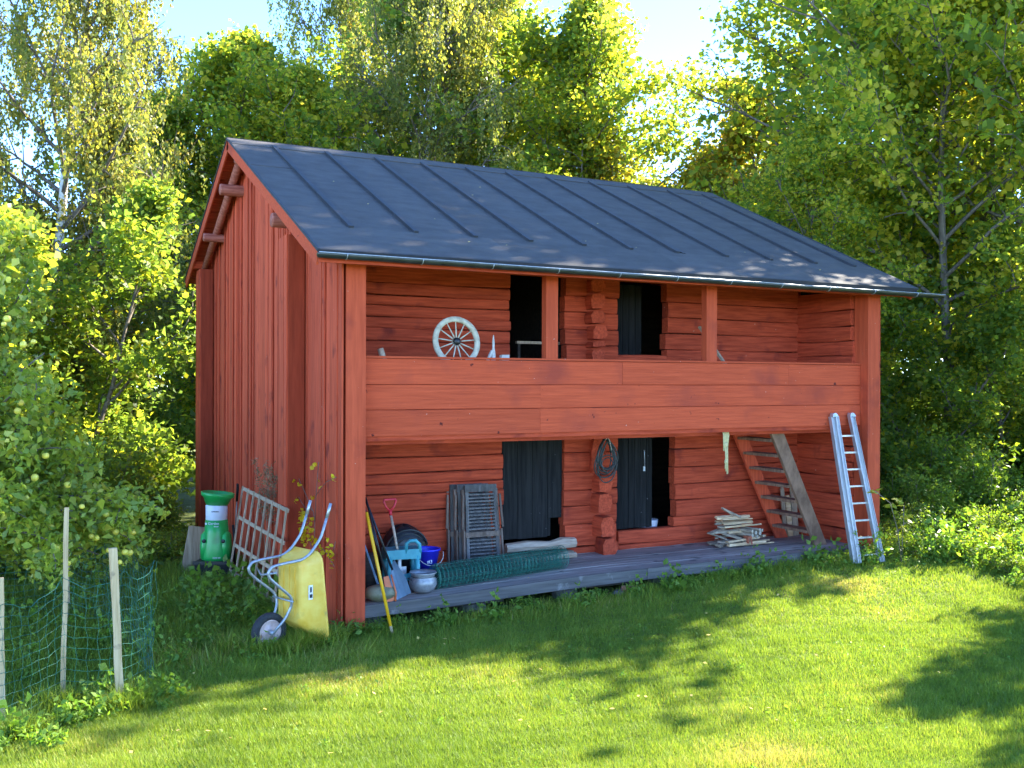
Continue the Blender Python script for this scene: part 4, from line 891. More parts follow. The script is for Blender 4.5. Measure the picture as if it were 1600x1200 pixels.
def tree_geo(seed, H, base, width, nl=26, sub=7, rt=.14, elev=(25, 70), grav=.03, nleaf=40000, lsize=.10, flat=.6, aspect=.65, clus=.30, hang=0., top_p=1.6, string=0, stems=1, peak=.35, tint_mu=.42, tint_sd=.2):
    rng = np.random.default_rng(seed); segs = []; limbs = []; tips = []
    trunks = []
    for s_ in range(stems):
        lean = rng.normal(0, .03 if stems == 1 else .22, 2); n = 12; zz = np.linspace(0, H * (1 if s_ == 0 else rng.uniform(.7, .95)), n + 1)
        x = lean[0] * zz + .10 * np.sin(zz * .7 + s_) * (zz / H) + rng.normal(0, .02, n + 1) * (zz > 0); y = lean[1] * zz + .10 * np.cos(zz * .6 + 2 * s_) * (zz / H)
        P = np.stack([x - x[0] + (.12 * s_), y - y[0] + .08 * s_, zz], 1); trunks.append(P); rad = rt * (1 - zz / zz[-1] * .93) ** .9; rad[0] *= 1.25
        segs.append((P, rad))
    tr_ = list(segs); segs = []
    for i in range(nl):
        T = trunks[i % stems]; f = base + (1 - base) * ((i + rng.random()) / nl) ** .95; f = min(f, .985); k = f * (len(T) - 1); a = int(k); p0 = T[a] * (1 - k + a) + T[min(a + 1, len(T) - 1)] * (k - a)
        q = (f - base) / (1 - base); prof = (min(1, (q + .12) / peak)) ** .6 if q < peak else max(.10, (1 - ((q - peak) / (1 - peak)) ** top_p)) ; L_ = width * prof * rng.uniform(.72, 1.18)
        az = i * 2.399 + rng.uniform(-.5, .5); el = math.radians(elev[0] + (elev[1] - elev[0]) * q + rng.uniform(-10, 10))
        P = curve(p0, (math.cos(az) * math.cos(el), math.sin(az) * math.cos(el), math.sin(el)), L_, 6, rng, .12, grav); r_ = rt * (1 - f) * .45 + .018
        segs.append((P, r_ * np.linspace(1, .25, 7))); limbs.append((P, L_))
        for j in range(sub):
            t_ = .22 + .78 * (j + rng.random()) / sub; k2 = t_ * 6; a = min(int(k2), 5); p1 = P[a] * (1 - k2 + a) + P[a + 1] * (k2 - a); dd = P[a + 1] - P[a]; dd /= np.linalg.norm(dd) + 1e-9
            d1 = dd * .8 + rng.normal(0, .65, 3); d1[2] += .15; Q = curve(p1, d1, L_ * rng.uniform(.22, .42) * (1.15 - .4 * t_) + .15, 4, rng, .2, grav * .5)
            segs.append((Q, np.linspace(.014, .004, 5) * (1 + r_ * 6))); tips.append(Q)
    T_ = np.concatenate([t[1:] for t in tips] + [l_[0][3:] for l_ in limbs]); 
    if string:                                     # hanging birch strings
        st = T_[rng.integers(0, len(T_), string)] + rng.normal(0, .1, (string, 3)); m = nleaf // string; ln_ = rng.uniform(.3, 1.3, string)
        tt = rng.random((string, m)); P = st[:, None, :] + rng.normal(0, .045, (string, m, 3)); P[:, :, 2] -= tt * ln_[:, None]; sw = rng.normal(0, .12, (string, 2)); P[:, :, :2] += (tt ** 2)[:, :, None] * sw[:, None, :]
        P = P.reshape(-1, 3); cid = np.repeat(rng.random(string), m)
    else:
        c = rng.integers(0, len(T_), nleaf); ct = rng.random(len(T_)); P = T_[c] + rng.normal(0, clus, (nleaf, 3)) * np.array([1, 1, .6]); cid = ct[c]
    V, Fq = leaf_quads(rng, P, lsize, flat, aspect, hang)
    out = np.clip((np.hypot(P[:, 0], P[:, 1]) / width), 0, 1)
    tint = np.clip(tint_mu + (cid - .5) * .35 + rng.normal(0, tint_sd, len(P)), 0, 1)
    return tr_, segs, V, Fq, np.repeat(tint, 4)
protos = {}
def proto(name, fol, bark, **kw):
    tr_, segs, V, Fq, tint = tree_geo(**kw)
    a = fast_mesh('trunk', *tubes_np(tr_, 8), M[bark], link=False).data; b = fast_mesh('branches', *tubes_np(segs, 4), M['bark'], link=False).data; c = fast_mesh('crown', V, Fq, F[fol], tint, link=False).data
    for me in (a, b): me.polygons.foreach_set('use_smooth', [True] * len(me.polygons))
    protos[name] = (a, b, c)
def plant_tree(name, proto_, x, y, s, rz, label, cat, group=None, sz=None, z=None):
    t = thing(name, label, cat, (x, y, (gz(x, y) if z is None else z) - .03), rz, group); t.scale = (s, s, sz or s)
    if proto_ == 'airy': t.scale = (s * .8, s * .8, s)
    for nm, me in zip(('trunk', 'branches', 'crown'), protos[proto_]):
        o = bpy.data.objects.new(nm, me); C.objects.link(o); o.parent = t
    return t
proto('birch', 'birch', 'birch_bark', seed=3, H=15, base=.16, width=4.2, nl=56, sub=8, rt=.15, elev=(30, 66), grav=-.02, nleaf=90000, lsize=.075, aspect=.7, hang=1., string=3600, top_p=1.8, tint_mu=.5, tint_sd=.2)
proto('birch_thin', 'birch', 'birch_bark', seed=5, H=12, base=.25, width=2.7, nl=38, sub=6, rt=.09, elev=(40, 75), grav=-.02, nleaf=34000, lsize=.075, aspect=.7, hang=1., string=1600, top_p=1.6, tint_mu=.62, tint_sd=.2)
proto('maple', 'maple', 'bark', seed=11, H=12.5, base=.10, width=4.6, nl=58, sub=8, rt=.17, elev=(10, 55), nleaf=50000, lsize=.125, clus=.26, aspect=.85, flat=.55, tint_mu=.60, tint_sd=.24)
proto('maple_loose', 'maple', 'bark', seed=14, H=12, base=.22, width=3.9, nl=40, sub=8, rt=.12, elev=(25, 62), nleaf=34000, lsize=.118, clus=.24, aspect=.8, flat=.5, top_p=1.3, tint_mu=.68, tint_sd=.24)
proto('airy', 'maple', 'bark', seed=15, H=12, base=.25, width=3.9, nl=38, sub=8, rt=.12, elev=(25, 62), nleaf=9000, lsize=.17, clus=.16, aspect=.85, flat=.5, top_p=1.3, tint_mu=.58, tint_sd=.22)
proto('slender', 'golden', 'bark', seed=21, H=9, base=.12, width=2.7, nl=44, sub=7, rt=.09, elev=(28, 66), nleaf=38000, lsize=.11, clus=.20, aspect=.75, flat=.45, top_p=1.4, tint_mu=.5, tint_sd=.24, stems=2)
proto('sapling', 'maple', 'bark', seed=27, H=6.5, base=.06, width=1.9, nl=30, sub=6, rt=.06, elev=(25, 70), nleaf=22000, lsize=.105, clus=.2, aspect=.8, flat=.55, tint_mu=.58, tint_sd=.22, stems=2)
def bush_geo(name, seed, Wd, H, n, ls, fol, asp=.6, flat=.45, mu=.45, stems=26):
    rng = np.random.default_rng(seed); segs = []; pts = []
    for i in range(stems):
        az = rng.uniform(0, 2 * PI); el = rng.uniform(.5, 1.4); L_ = H * rng.uniform(.6, 1.15); P = curve(rng.normal(0, .12, 3) * [1, 1, 0], (math.cos(az) * math.cos(el), math.sin(az) * math.cos(el) , math.sin(el)), L_, 6, rng, .16, -.03 * (Wd > H)); P[:, 2] = np.maximum(P[:, 2], 0.02); P[:, :2] *= Wd / max(H, .1) * .9
        segs.append((P, np.linspace(.012, .003, 7) * (1 + H * .3))); pts.append(P[2:])
        for j in range(3):
            k = rng.integers(1, 6); Q = curve(P[k], rng.normal(0, 1, 3) + [0, 0, .5], L_ * .3, 3, rng, .2); segs.append((Q, np.linspace(.006, .002, 4) * (1 + H * .2))); pts.append(Q[1:])
    T_ = np.concatenate(pts); c = rng.integers(0, len(T_), n); ct = rng.random(len(T_)); P = T_[c] + rng.normal(0, .09 + .03 * H, (n, 3)); P[:, 2] = np.abs(P[:, 2])
    V, Fq = leaf_quads(rng, P, ls, flat, asp); tint = np.clip(mu + (ct[c] - .5) * .4 + rng.normal(0, .18, n), 0, 1)
    a = fast_mesh('stems', *tubes_np(segs, 4), M['bark'], link=False).data; b = fast_mesh('foliage', V, Fq, F[fol], np.repeat(tint, 4), link=False).data; protos[name] = (a, b)
def plant_bush(name, pr, x, y, s, rz, label, cat, group=None, sz=None):
    t = thing(name, label, cat, (x, y, gz(x, y) - .02), rz, group); t.scale = (s, s, sz or s)
    for nm, me in zip(('stems', 'foliage'), protos[pr]):
        o = bpy.data.objects.new(nm, me); C.objects.link(o); o.parent = t
    return t
bush_geo('bush_a', 31, 1.2, 1.5, 7000, .085, 'shrub'); bush_geo('bush_b', 32, 1.1, 1.9, 9000, .10, 'shrub', .55, mu=.55); bush_geo('bush_low', 33, .9, .8, 3500, .075, 'shrub', .5, mu=.6)
bush_geo('bush_dark', 34, 1.5, 2.4, 11000, .10, 'maple', .7, mu=.42)

LT_ = 'trees behind the barn'
# left: birches and what grows below them
plant_tree('birch_tree', 'birch', -2.95, 14.2, 1.06, .4, 'tall white-barked birch at the left edge of the photo', 'tree')
plant_tree('birch_tree', 'birch_thin', -1.5, 15.5, .92, 1.1, 'thin yellowing birch right of the tall white one', 'tree')
plant_tree('birch_tree', 'birch', -6.8, 16.5, 1.0, 2.6, 'birch mostly cut off by the left frame edge', 'tree')
plant_tree('maple_tree', 'sapling', -2.5, 9.6, 1.08, .0, 'dense young maple left of the gable, thin trunk showing', 'tree')
plant_tree('maple_tree', 'sapling', -4.4, 9.5, 1.1, 2.0, 'young maple behind the apple tree', 'tree')
plant_tree('golden_tree', 'slender', -1.6, 13.2, .80, .9, 'yellow-green young tree whose top shows left of the roof peak', 'tree')
plant_tree('maple_tree', 'maple_loose', 4.6, 17.6, 1.0, 2.9, 'green tree between the roof peak and the pale birch', 'tree')
plant_tree('maple_tree', 'maple', 1.4, 21.5, .95, 1.2, 'lower green tree just left of the roof peak', 'tree')
plant_tree('maple_tree', 'maple', 3.2, 19.5, 1.08, .2, 'dark green round-crowned tree right behind the roof peak', 'tree')
# behind the roof
plant_tree('birch_tree', 'birch', 7.2, 17.5, 1.15, .3, 'drooping pale birch above the middle of the roof', 'tree')
plant_tree('birch_tree', 'birch', 7.2, 23.0, 1.28, 1.7, 'golden birch between the dark tree and the pale drooping birch', 'tree')
plant_tree('maple_tree', 'maple', 10.4, 19.5, 1.35, 2.2, 'tall green maple behind the middle of the roof', 'tree')
plant_tree('maple_tree', 'maple', 13.2, 19.5, 1.15, 3.3, 'mid green tree filling the gap behind the loose yellow-green one', 'tree')
plant_tree('maple_tree', 'maple_loose', 12.4, 15.4, 1.2, .0, 'loose yellow-green tree with visible trunk above the right half of the roof', 'tree')
for k, (x, y, s) in enumerate(((14.6, 14.0, 1.05), (16.0, 14.8, 1.2), (17.0, 13.6, 1.15), (18.3, 14.4, 1.3), (18.4, 12.2, 1.12), (19.8, 13.6, 1.3), (15.4, 16.5, 1.2))):
    plant_tree('golden_tree', 'slender', x, y, s, k * 1.7, 'golden slender tree in the row behind the right end of the roof', 'tree', 'golden trees behind the right end of the roof')
# right: the maples beside the barn
for k, (pr, x, y, s, rz, lab) in enumerate((('maple_loose', 16.0, 7.8, 1.35, .6, 'big green maple rising just right of the roof end'), ('maple_loose', 18.0, 4.6, 1.65, 2.4, 'big maple filling the upper right corner'), ('maple_loose', 15.7, 4.1, 1.1, 4.0, 'maple with a bare grey trunk right of the barn'),
        ('maple_loose', 12.3, 5.2, .70, 1.0, 'slim young maple close to the right barn end'), ('maple_loose', 20.8, 7.4, 1.3, 5.1, 'maple standing deeper in the wood at the right'), ('airy', 21.5, -1.6, .82, 3.3, 'loose maple at the right edge of the photo'), ('airy', 17.2, 3.0, 1.2, 2.0, 'thin-leaved maple standing in the thicket right of the barn'))):
    plant_tree('maple_tree', pr, x, y, s, rz, lab, 'tree')
# trees just out of the frame on the right; they give the lawn its dappled shade
for k, (pr, x, y, s) in enumerate((('airy', 14.5, -3.3, .6), ('airy', 17.2, -2.6, .66), ('airy', 24.0, -3.6, 1.1), ('airy', 13.0, -5.2, .6))):
    plant_tree('maple_tree' if pr != 'slender' else 'golden_tree', pr, x, y, s, k * 2.1, 'tree just beyond the right frame edge, shading the lawn', 'tree', 'trees beyond the right frame edge')
for k, (x, y, s, rz) in enumerate(((12.9, 4.4, .80, .3), (14.6, 3.9, .85, 1.9), (17.4, 4.0, .95, 3.1), (20.5, 2.2, .85, 5.2), (13.4, 5.8, 1.0, 2.6), (22.5, 4.4, 1.1, 3.9), (23.5, 1.2, .9, .9))):
    plant_tree('maple_sapling', 'sapling', x, y, s, rz, 'leafy young maple closing the gap between the trunks right of the barn', 'tree', 'young maples right of the barn')
# wood further back
q = random.Random(5); k = 0
for (x, y) in [(-12, 20), (-9, 25), (-5.5, 27), (-2, 24), (1, 27), (4.5, 28), (8, 26), (12, 27), (15.5, 23), (19, 21), (22, 24), (23.5, 18), (28, 15), (30, 11), (32, 6), (36, 3), (38, 9), (36, 14), (24, 14), (-15, 14), (-10, 13)]:
    pr = ('maple', 'slender', 'maple', 'maple_loose')[k % 4]; low = x < 4
    s = (.62 if low else .86) * q.uniform(.9, 1.1) * (1.3 if pr == 'slender' else 1)
    plant_tree('forest_tree', pr, x, y, s, q.uniform(0, 6), 'green tree in the wood further back', 'tree', 'trees of the wood further back'); k += 1
# understory
for k, (x, y, s) in enumerate([(-6.5, 6, 1.2), (-5, 9, 1.2), (-3.2, 11.5, 1.3), (-1.5, 10.5, 1.2), (-.9, 13, 1.3), (-8, 11, 1.4), (-2.6, 7.0, .9), (-2.3, 8.9, .85), (-1.5, 7.4, .6), (-6, 15, 1.5), (-2, 18, 1.6), (-4.6, 5.6, 1.0),
    (11, 4.4, 1.0), (12.5, 6.5, 1.2), (11.2, 8, 1.2), (13.6, 5, 1.1), (14.5, 8, 1.3), (16.5, 6, 1.3), (19, 5, 1.4), (17, 1.5, 1.0), (19.5, 2, 1.3), (14, 12, 1.3), (21, 0, 1.3), (17, 10, 1.4), (21.5, 8, 1.5), (13, 2.6, .8), (15.5, .8, .8)]):
    plant_bush('dark_shrub', 'bush_dark', x, y, s, k * 1.3, 'dense dark shrub under the trees', 'shrub', 'dark shrubs under the trees')
for k, (x, y, s, pr) in enumerate([(9.9, 1.7, .6, 'bush_b'), (10.6, 2.6, .85, 'bush_b'), (11.6, 1.9, .75, 'bush_a'), (11.2, .9, .60, 'bush_b'), (12.6, 1.0, .8, 'bush_b'), (12.2, -.3, .65, 'bush_a'), (13.6, -.5, .85, 'bush_b'), (11.0, -.2, .5, 'bush_a'), (10.4, .5, .5, 'bush_a'),
    (13.5, 1.6, .95, 'bush_a'), (14.8, -1.4, 1.0, 'bush_b'), (12.2, -1.9, .6, 'bush_a'), (13.2, -2.3, .7, 'bush_b'), (14.9, .7, 1.0, 'bush_b'), (9.8, .4, .42, 'bush_a')]):
    plant_bush('shrub', pr, x, y, s, k * 2.1, 'leafy sunlit shrub in the thicket right of the barn', 'shrub', 'shrubs in the thicket right of the barn')
for k, (x, y, s) in enumerate([(8.75, -.15, .42), (9.3, -.2, .5), (9.15, .5, .6), (9.8, -.6, .55), (10.5, -.9, .6), (11.2, -1.2, .7), (10.9, -2.2, .62), (10.0, -1.5, .42), (11.9, -2.9, .7), (9.9, -2.4, .40), (10.6, -3.0, .5), (9.3, -2.5, .30)]):
    plant_bush('low_shrub', 'bush_low', x, y, s, k * 1.9, 'low spreading shrub at the lawn edge right of the ladder', 'shrub', 'low shrubs along the lawn edge')
for k, (x, y, s) in enumerate([(-1.35, 5.6, .7), (-1.9, 6.0, .8), (-2.4, 6.5, .8), (-1.9, 4.6, .5), (-2.7, 4.6, .6), (-3.4, 5.2, .8), (-1.0, 6.3, .6), (-4.2, 4.8, .8), (-2.2, 4.0, .4)]):
    plant_bush('low_shrub', 'bush_low', x, y, s, k * 1.9, 'low leafy shrub in the shade left of the green shredder', 'shrub', 'low shrubs left of the shredder')

# apple tree with its fruit, left foreground
def apple_tree():
    rng = np.random.default_rng(77); t = thing('apple_tree', 'apple tree with yellow apples reaching in from the left edge', 'apple tree', (-4.45, .45, 0)); o = np.array([-4.45, .45, 0])
    tr_ = [(np.array([(0, 0, 0), (.03, .0, .5), (-.05, .03, 1.0), (.0, .05, 1.4)]), np.array([.13, .11, .10, .09]))]
    targets = [(-2.45, .1, 1.35), (-2.75, -.5, 1.6), (-2.95, .6, 1.9), (-3.15, -.2, 2.3), (-3.45, .3, 2.9), (-3.5, -.6, 2.45), (-3.55, .8, 3.7), (-3.75, .2, 4.2), (-2.9, 1.2, 1.4), (-3.6, -1.0, 1.9), (-3.2, -.9, 1.45), (-2.35, .9, 1.3), (-3.7, .9, 4.6), (-4.4, .2, 4.9), (-5.4, .5, 4.0), (-5.8, 0, 3.0), (-5.3, -.8, 2.6), (-4.2, -1, 3.3), (-2.65, .4, 1.05), (-3.1, 1.6, 2.2), (-3.25, .2, 3.3), (-3.3, -.3, 3.0), (-3.4, .4, 4.0), (-3.05, .1, 2.7), (-2.8, .2, 2.1), (-2.5, -.4, 1.75), (-3.5, .1, 4.5), (-2.3, .3, 1.6)]
    segs = []; pts = []
    for T_ in targets:
        b = np.array(T_) - o; a = np.array([0, .05, 1.25 + rng.uniform(-.15, .15)]); up_ = np.array([0, 0, .35 + .1 * rng.random()]); P = np.array([a * (1 - u_) ** 2 + (a * .45 + b * .55 + up_) * 2 * u_ * (1 - u_) + b * u_ * u_ for u_ in np.linspace(0, 1, 9)]) + rng.normal(0, .02, (9, 3))
        segs.append((P, np.linspace(.035, .006, 9))); pts.append(P[3:])
        for j in range(9):
            k = rng.integers(2, 9); d = rng.normal(0, 1, 3) + [0, 0, .1]; Q = curve(P[k], d, rng.uniform(.25, .5), 4, rng, .2, -.06); segs.append((Q, np.linspace(.008, .003, 5))); pts.append(Q[1:])
    T_ = np.concatenate(pts); n = 27000; c = rng.integers(0, len(T_), n); ct = rng.random(len(T_)); P = T_[c] + rng.normal(0, .10, (n, 3))
    P = P[(P[:, 2] > .75)]; V, Fq = leaf_quads(rng, P, .082, .35, .56, .15, .5); c = c[:len(P)]
    tint = np.clip(.60 + (ct[c] - .5) * .45 + rng.normal(0, .2, len(P)), 0, 1)
    a = fast_mesh('trunk', *tubes_np(tr_, 9), M['bark'], parent=t); b = fast_mesh('branches', *tubes_np(segs, 5), M['bark'], parent=t)
    tag(fast_mesh('crown', V, Fq, F['apple'], np.repeat(tint, 4), parent=t), kind='stuff')
    # the largest, nearest leaves one by one
    lm = MB(); s_ = .1; lm.add([(0, 0, 0), (.022, .02, .008), (.026, .045, .012), (.012, .075, .004), (0, .095, -.012), (-.012, .075, .004), (-.026, .045, .012), (-.022, .02, .008), (0, .05, 0)], [(8, 0, 1, 2), (8, 2, 3, 4), (8, 4, 5, 6), (8, 6, 7, 0)], True)
    l0 = lm.build('leaf', F['apple'], t); at = l0.data.attributes.new('tint', 'FLOAT', 'POINT'); at.data.foreach_set('value', [.5] * 9)
    l0.location = T_[3]
    cam_ = np.array([-3.58 + .8, -11.3, 3.0]) - o; w_ = T_ + rng.normal(0, .09, T_.shape); vis = w_[(w_[:, 0] > .75) & (w_[:, 1] < .5)]
    vis = vis[rng.permutation(len(vis))[:170]] + np.array([0, -.10, 0])
    for p in vis:
        c = l0.copy(); C.objects.link(c); c.location = p; c.rotation_euler = (rng.uniform(-1.2, .5), rng.uniform(-.8, .8), rng.uniform(0, 6.28)); c.scale = (rng.uniform(.8, 1.15),) * 3
    am = MB(); am.lathe([(0, .032), (.012, .036), (.026, .032), (.036, .015), (.037, -.004), (.030, -.024), (.015, -.034), (0, -.031)], 12)
    fr = [(-3.55, -.1, 3.62), (-3.62, -.1, 3.55), (-3.45, -.2, 3.35), (-3.36, -.2, 3.38), (-3.3, -.3, 3.12), (-3.47, -.3, 2.78), (-3.5, -.3, 2.7), (-3.25, -.2, 2.25), (-3.05, -.2, 1.95), (-3.42, -.3, 1.85), (-2.6, -.2, 1.45), (-2.98, -.1, 1.6), (-2.83, -.2, 1.42),
          (-2.78, -.2, 1.40), (-2.42, -.1, 1.42), (-2.50, -.1, 1.22), (-2.45, -.1, 1.21), (-2.5, 0, 1.55), (-3.2, -.3, 1.55), (-2.7, -.3, 1.65), (-3.05, -.4, 1.2), (-2.55, -.1, 1.12), (-2.93, -.4, 1.75), (-3.35, -.35, 2.05), (-2.66, -.1, 1.25), (-3.15, -.3, 1.35)]
    a0 = am.build('apple', M['apple'], t); a0.location = np.array(fr[0]) - o
    for f in fr[1:]:
        c = a0.copy(); C.objects.link(c); c.location = np.array(f) - o + np.array([.04, -.28, 0]); c.rotation_euler = (rng.uniform(-.5, .5), rng.uniform(-.5, .5), rng.uniform(0, 6)); s_ = rng.uniform(.65, .95); c.scale = (s_, s_, s_ * rng.uniform(.92, 1.08))
apple_tree()

# creeper with yellow leaves in front of the gable corner
t = thing('yellow_leaved_sapling', 'thin sapling with bright yellow leaves before the gable corner', 'sapling', (-.18, .75, gz(-.18, .75)))
o3 = Vector(t.location)
stems = [[(-.18, .75, 0), (-.14, .72, .76), (-.12, .77, 1.24), (-.12, .83, 1.36), (-.12, 1.12, 1.42)], [(-.12, .77, 1.24), (-.12, .72, 1.58), (-.12, .61, 2.0)], [(-.14, .72, .76), (-.12, .41, .96), (-.12, .22, .91), (-.12, -.04, .82)], [(-.12, .22, .91), (-.12, -.01, 1.0), (-.12, -.09, 1.12)],
         [(-.12, 1.0, 1.3), (-.12, 1.43, 1.43), (-.12, 1.52, 1.47), (-.12, 1.68, 1.51)], [(-.12, .83, 1.36), (-.12, 1.52, 1.71), (-.12, 1.75, 1.86)], [(-.12, .72, 1.58), (-.12, .3, 1.78), (-.12, -.13, 1.88)], [(-.14, .72, .76), (-.12, 1.0, .97), (-.12, 1.06, 1.17), (-.12, 1.12, 1.36)]]
for s_ in stems: MB().tube([Vector(p) - o3 for p in s_], .004, 5).build('stem', M['bark'], t)
lm = MB().add([(0, 0, 0), (.026, .012, .004), (.03, .034, .006), (0, .058, -.006), (-.03, .034, .006), (-.026, .012, .004)], [(0, 1, 2, 3), (0, 3, 4, 5)])
l0 = lm.build('leaf', F['yellow'], t); at = l0.data.attributes.new('tint', 'FLOAT', 'POINT'); at.data.foreach_set('value', [.5] * 6); l0.location = Vector((-.14, 1.75, 1.86)) - o3
pos = [(.61, 2.0), (.60, 1.96), (1.52, 1.71), (1.5, 1.69), (1.37, 1.67), (1.35, 1.63), (.61, 1.76), (-.13, 1.88), (-.12, 1.84), (1.68, 1.51), (1.66, 1.48), (1.52, 1.47), (1.55, 1.44), (1.43, 1.43), (1.4, 1.40), (.77, 1.58), (.75, 1.55), (1.84, 1.13), (.3, 1.74)]
for (ya, za, yb, zb, n) in ((1.15, 1.38, 1.0, .95, 30), (.9, 1.32, .75, 1.0, 26), (.65, 1.05, .2, .90, 16), (-.0, 1.13, -.06, .82, 14), (1.2, 1.25, 1.05, .9, 12)):
    for k in range(n): f = rnd.random(); pos.append((ya + (yb - ya) * f + rnd.gauss(0, .03), za + (zb - za) * f + rnd.gauss(0, .02)))
for y, z in pos:
    c = l0.copy(); C.objects.link(c); c.location = Vector((-.15 + rnd.uniform(-.05, .03), y, z)) - o3; c.rotation_euler = (rnd.uniform(-2, 1), rnd.uniform(-1, 1), rnd.uniform(-1.5, 1.5) + .5); s_ = rnd.uniform(.8, 1.25); c.scale = (s_, s_, s_)

# generic small plants
def herb(name, seed, n_st, H, ls, per, fol='weed', asp=.5):
    rng = np.random.default_rng(seed); segs = []; P = []
    for i in range(n_st):
        az = rng.uniform(0, 6.28); Q = curve((rng.normal(0, .04), rng.normal(0, .04), 0), (math.cos(az) * .45, math.sin(az) * .45, 1), H * rng.uniform(.5, 1.1), 5, rng, .12, -.04); segs.append((Q, np.linspace(.004, .0015, 6)))
        for k in range(per): u_ = rng.uniform(.25, 1) * 5; a = min(int(u_), 4); P.append(Q[a] * (1 - u_ + a) + Q[a + 1] * (u_ - a) + rng.normal(0, .02 + ls * .35, 3))
    P = np.array(P); P[:, 2] = np.maximum(P[:, 2], .01); V, Fq = leaf_quads(rng, P, ls, .5, asp, .1, .4); tint = np.repeat(np.clip(rng.normal(.45, .25, len(P)), 0, 1), 4)
    protos[name] = (fast_mesh('stems', *tubes_np(segs, 3), F[fol], np.full(sum(len(s[0]) * 3 for s in segs), .4), link=False).data, fast_mesh('foliage', V, Fq, F[fol], tint, link=False).data)
herb('weed_a', 51, 9, .30, .075, 12); herb('weed_b', 52, 12, .22, .055, 12, asp=.42); herb('weed_c', 53, 7, .36, .09, 9, asp=.7); herb('weed_tall', 54, 7, .85, .10, 16, asp=.5)
q = random.Random(9)
def weeds(lst, pr_list, label, group, s0=.8, s1=1.25):
    for (x, y) in lst: plant_bush('weed_plant', q.choice(pr_list), x, y, q.uniform(s0, s1), q.uniform(0, 6), label, 'weed', group)
weeds([(x + q.uniform(-.15, .15), -.10 + q.uniform(-.16, .10)) for x in np.arange(.45, 8.2, .19)], ['weed_a', 'weed_b', 'weed_b', 'weed_c'], 'small green weed sprouting along the deck edge', 'weeds along the deck edge', .65, 1.15)
weeds([(x + q.uniform(-.2, .2), y + q.uniform(-.2, .2)) for x, y in [(7.9, -.3), (8.2, -.5), (8.6, -.4), (8.9, -.6), (9.2, -.9), (8.8, .0), (9.4, -.3), (9.8, -1.1), (9.3, .3), (8.4, -.1)]], ['weed_a', 'weed_c', 'weed_tall'], 'bright weed growing round the foot of the ladder', 'weeds round the ladder foot', .5, .8)
weeds([(-.05, -.12), (.15, -.14), (-.25, -.05), (.35, -.18), (-.35, -.5), (-.5, -.1), (-.75, -.1), (-.6, .4), (-1.0, .2), (-1.2, -.2), (-.6, .9)], ['weed_a', 'weed_b', 'weed_c'], 'green weed at the foot of the corner post and wheelbarrow', 'weeds at the barn corner', .6, 1.0)
weeds([(-.85 + q.uniform(-.5, .45), 1.0 + q.uniform(0, 2.3)) for _ in range(40)], ['weed_a', 'weed_b', 'weed_c'], 'leafy weed before the trellis', 'weeds along the gable', .7, 1.2)
weeds([(-2.6 + q.uniform(-1.8, 1.6), 1.2 + q.uniform(-2., 3.6)) for _ in range(80)], ['weed_a', 'weed_b', 'weed_c'], 'green weed in the rough grass near the netting', 'weeds in the rough grass', .6, 1.1)
weeds([(-2.55 + q.uniform(-.7, .5), -1.75 + q.uniform(-.3, .3)) for _ in range(16)] + [(-3.4 + q.uniform(-.3, .3), -2.2 + q.uniform(-.3, .2)) for _ in range(8)], ['weed_a', 'weed_b', 'weed_c'], 'broad-leaved weed at the foot of the front stakes', 'weeds at the front stakes', .55, .95)
weeds([(9.8 + q.uniform(-.6, 2.5), -1.4 + q.uniform(-1.6, 1.6)) for _ in range(46)], ['weed_a', 'weed_c', 'weed_tall'], 'weed at the edge of the thicket', 'weeds at the thicket edge', .6, 1.1)
weeds([(rnd.uniform(-2.2, 8), rnd.uniform(-6, -.7)) for _ in range(70)], ['weed_b', 'weed_c'], 'small flat rosette weed in the short lawn', 'rosette weeds in the lawn', .16, .30)
# feathery dry plant above the trellis
t = thing('dry_plume_plant', 'feathery dry grey-green plume plant behind the trellis', 'plant', (-.14, 3.0, 0)); rng = np.random.default_rng(8); segs = []; P = []
for k in range(5):
    Q = curve((0, rng.normal(0, .04), 0), (rng.normal(0, .03), rng.normal(0, .07), 1), rng.uniform(1.6, 1.95), 8, rng, .03); segs.append((Q, np.linspace(.006, .002, 9)))
    for j in range(220): u_ = rng.uniform(4.6, 8); a = min(int(u_), 7); P.append(Q[a] * (1 - u_ + a) + Q[a + 1] * (u_ - a) + rng.normal(0, .05, 3) * (1.1 - (u_ - 4.6) / 3.4 * .7))
P = np.array(P); V, Fq = leaf_quads(rng, P, .05, .2, .2); fast_mesh('stems', *tubes_np(segs, 4), M['grey_board'], parent=t); fast_mesh('plume', V, Fq, F['dry'], np.repeat(rng.random(len(P)), 4), parent=t)
# ladder-side yellow branch
t = thing('yellow_maple_shoot', 'yellow-green leafy shoot reaching in front of the ladder', 'shoot', (8.75, -.55, gz(8.7, -.5)))
for s_, lv_ in (([(0, 0, 0), (-.1, -.02, .5), (-.3, -.05, .95), (-.62, -.05, 1.15)], 0), ([(0, 0, 0), (.02, -.02, .6), (.05, 0, .9)], 0), ([(-.1, -.02, .5), (.05, -.02, .62), (.2, 0, .62)], 0)):
    MB().tube(s_, .006, 5).build('stem', M['bark'], t)
lm = MB(); star = [(0, 0, 0), (.05, .0, .0), (.03, .035, .004), (.075, .06, -.008), (.028, .065, .004), (0, .12, -.012), (-.028, .065, .004), (-.075, .06, -.008), (-.03, .035, .004), (-.05, .0, 0)]
lm.add(star + [(0, .045, .006)], [(10, i, (i + 1) % 10) for i in range(10)]); l0 = lm.build('leaf', F['yellow'], t); at = l0.data.attributes.new('tint', 'FLOAT', 'POINT'); at.data.foreach_set('value', [0.] * 11)
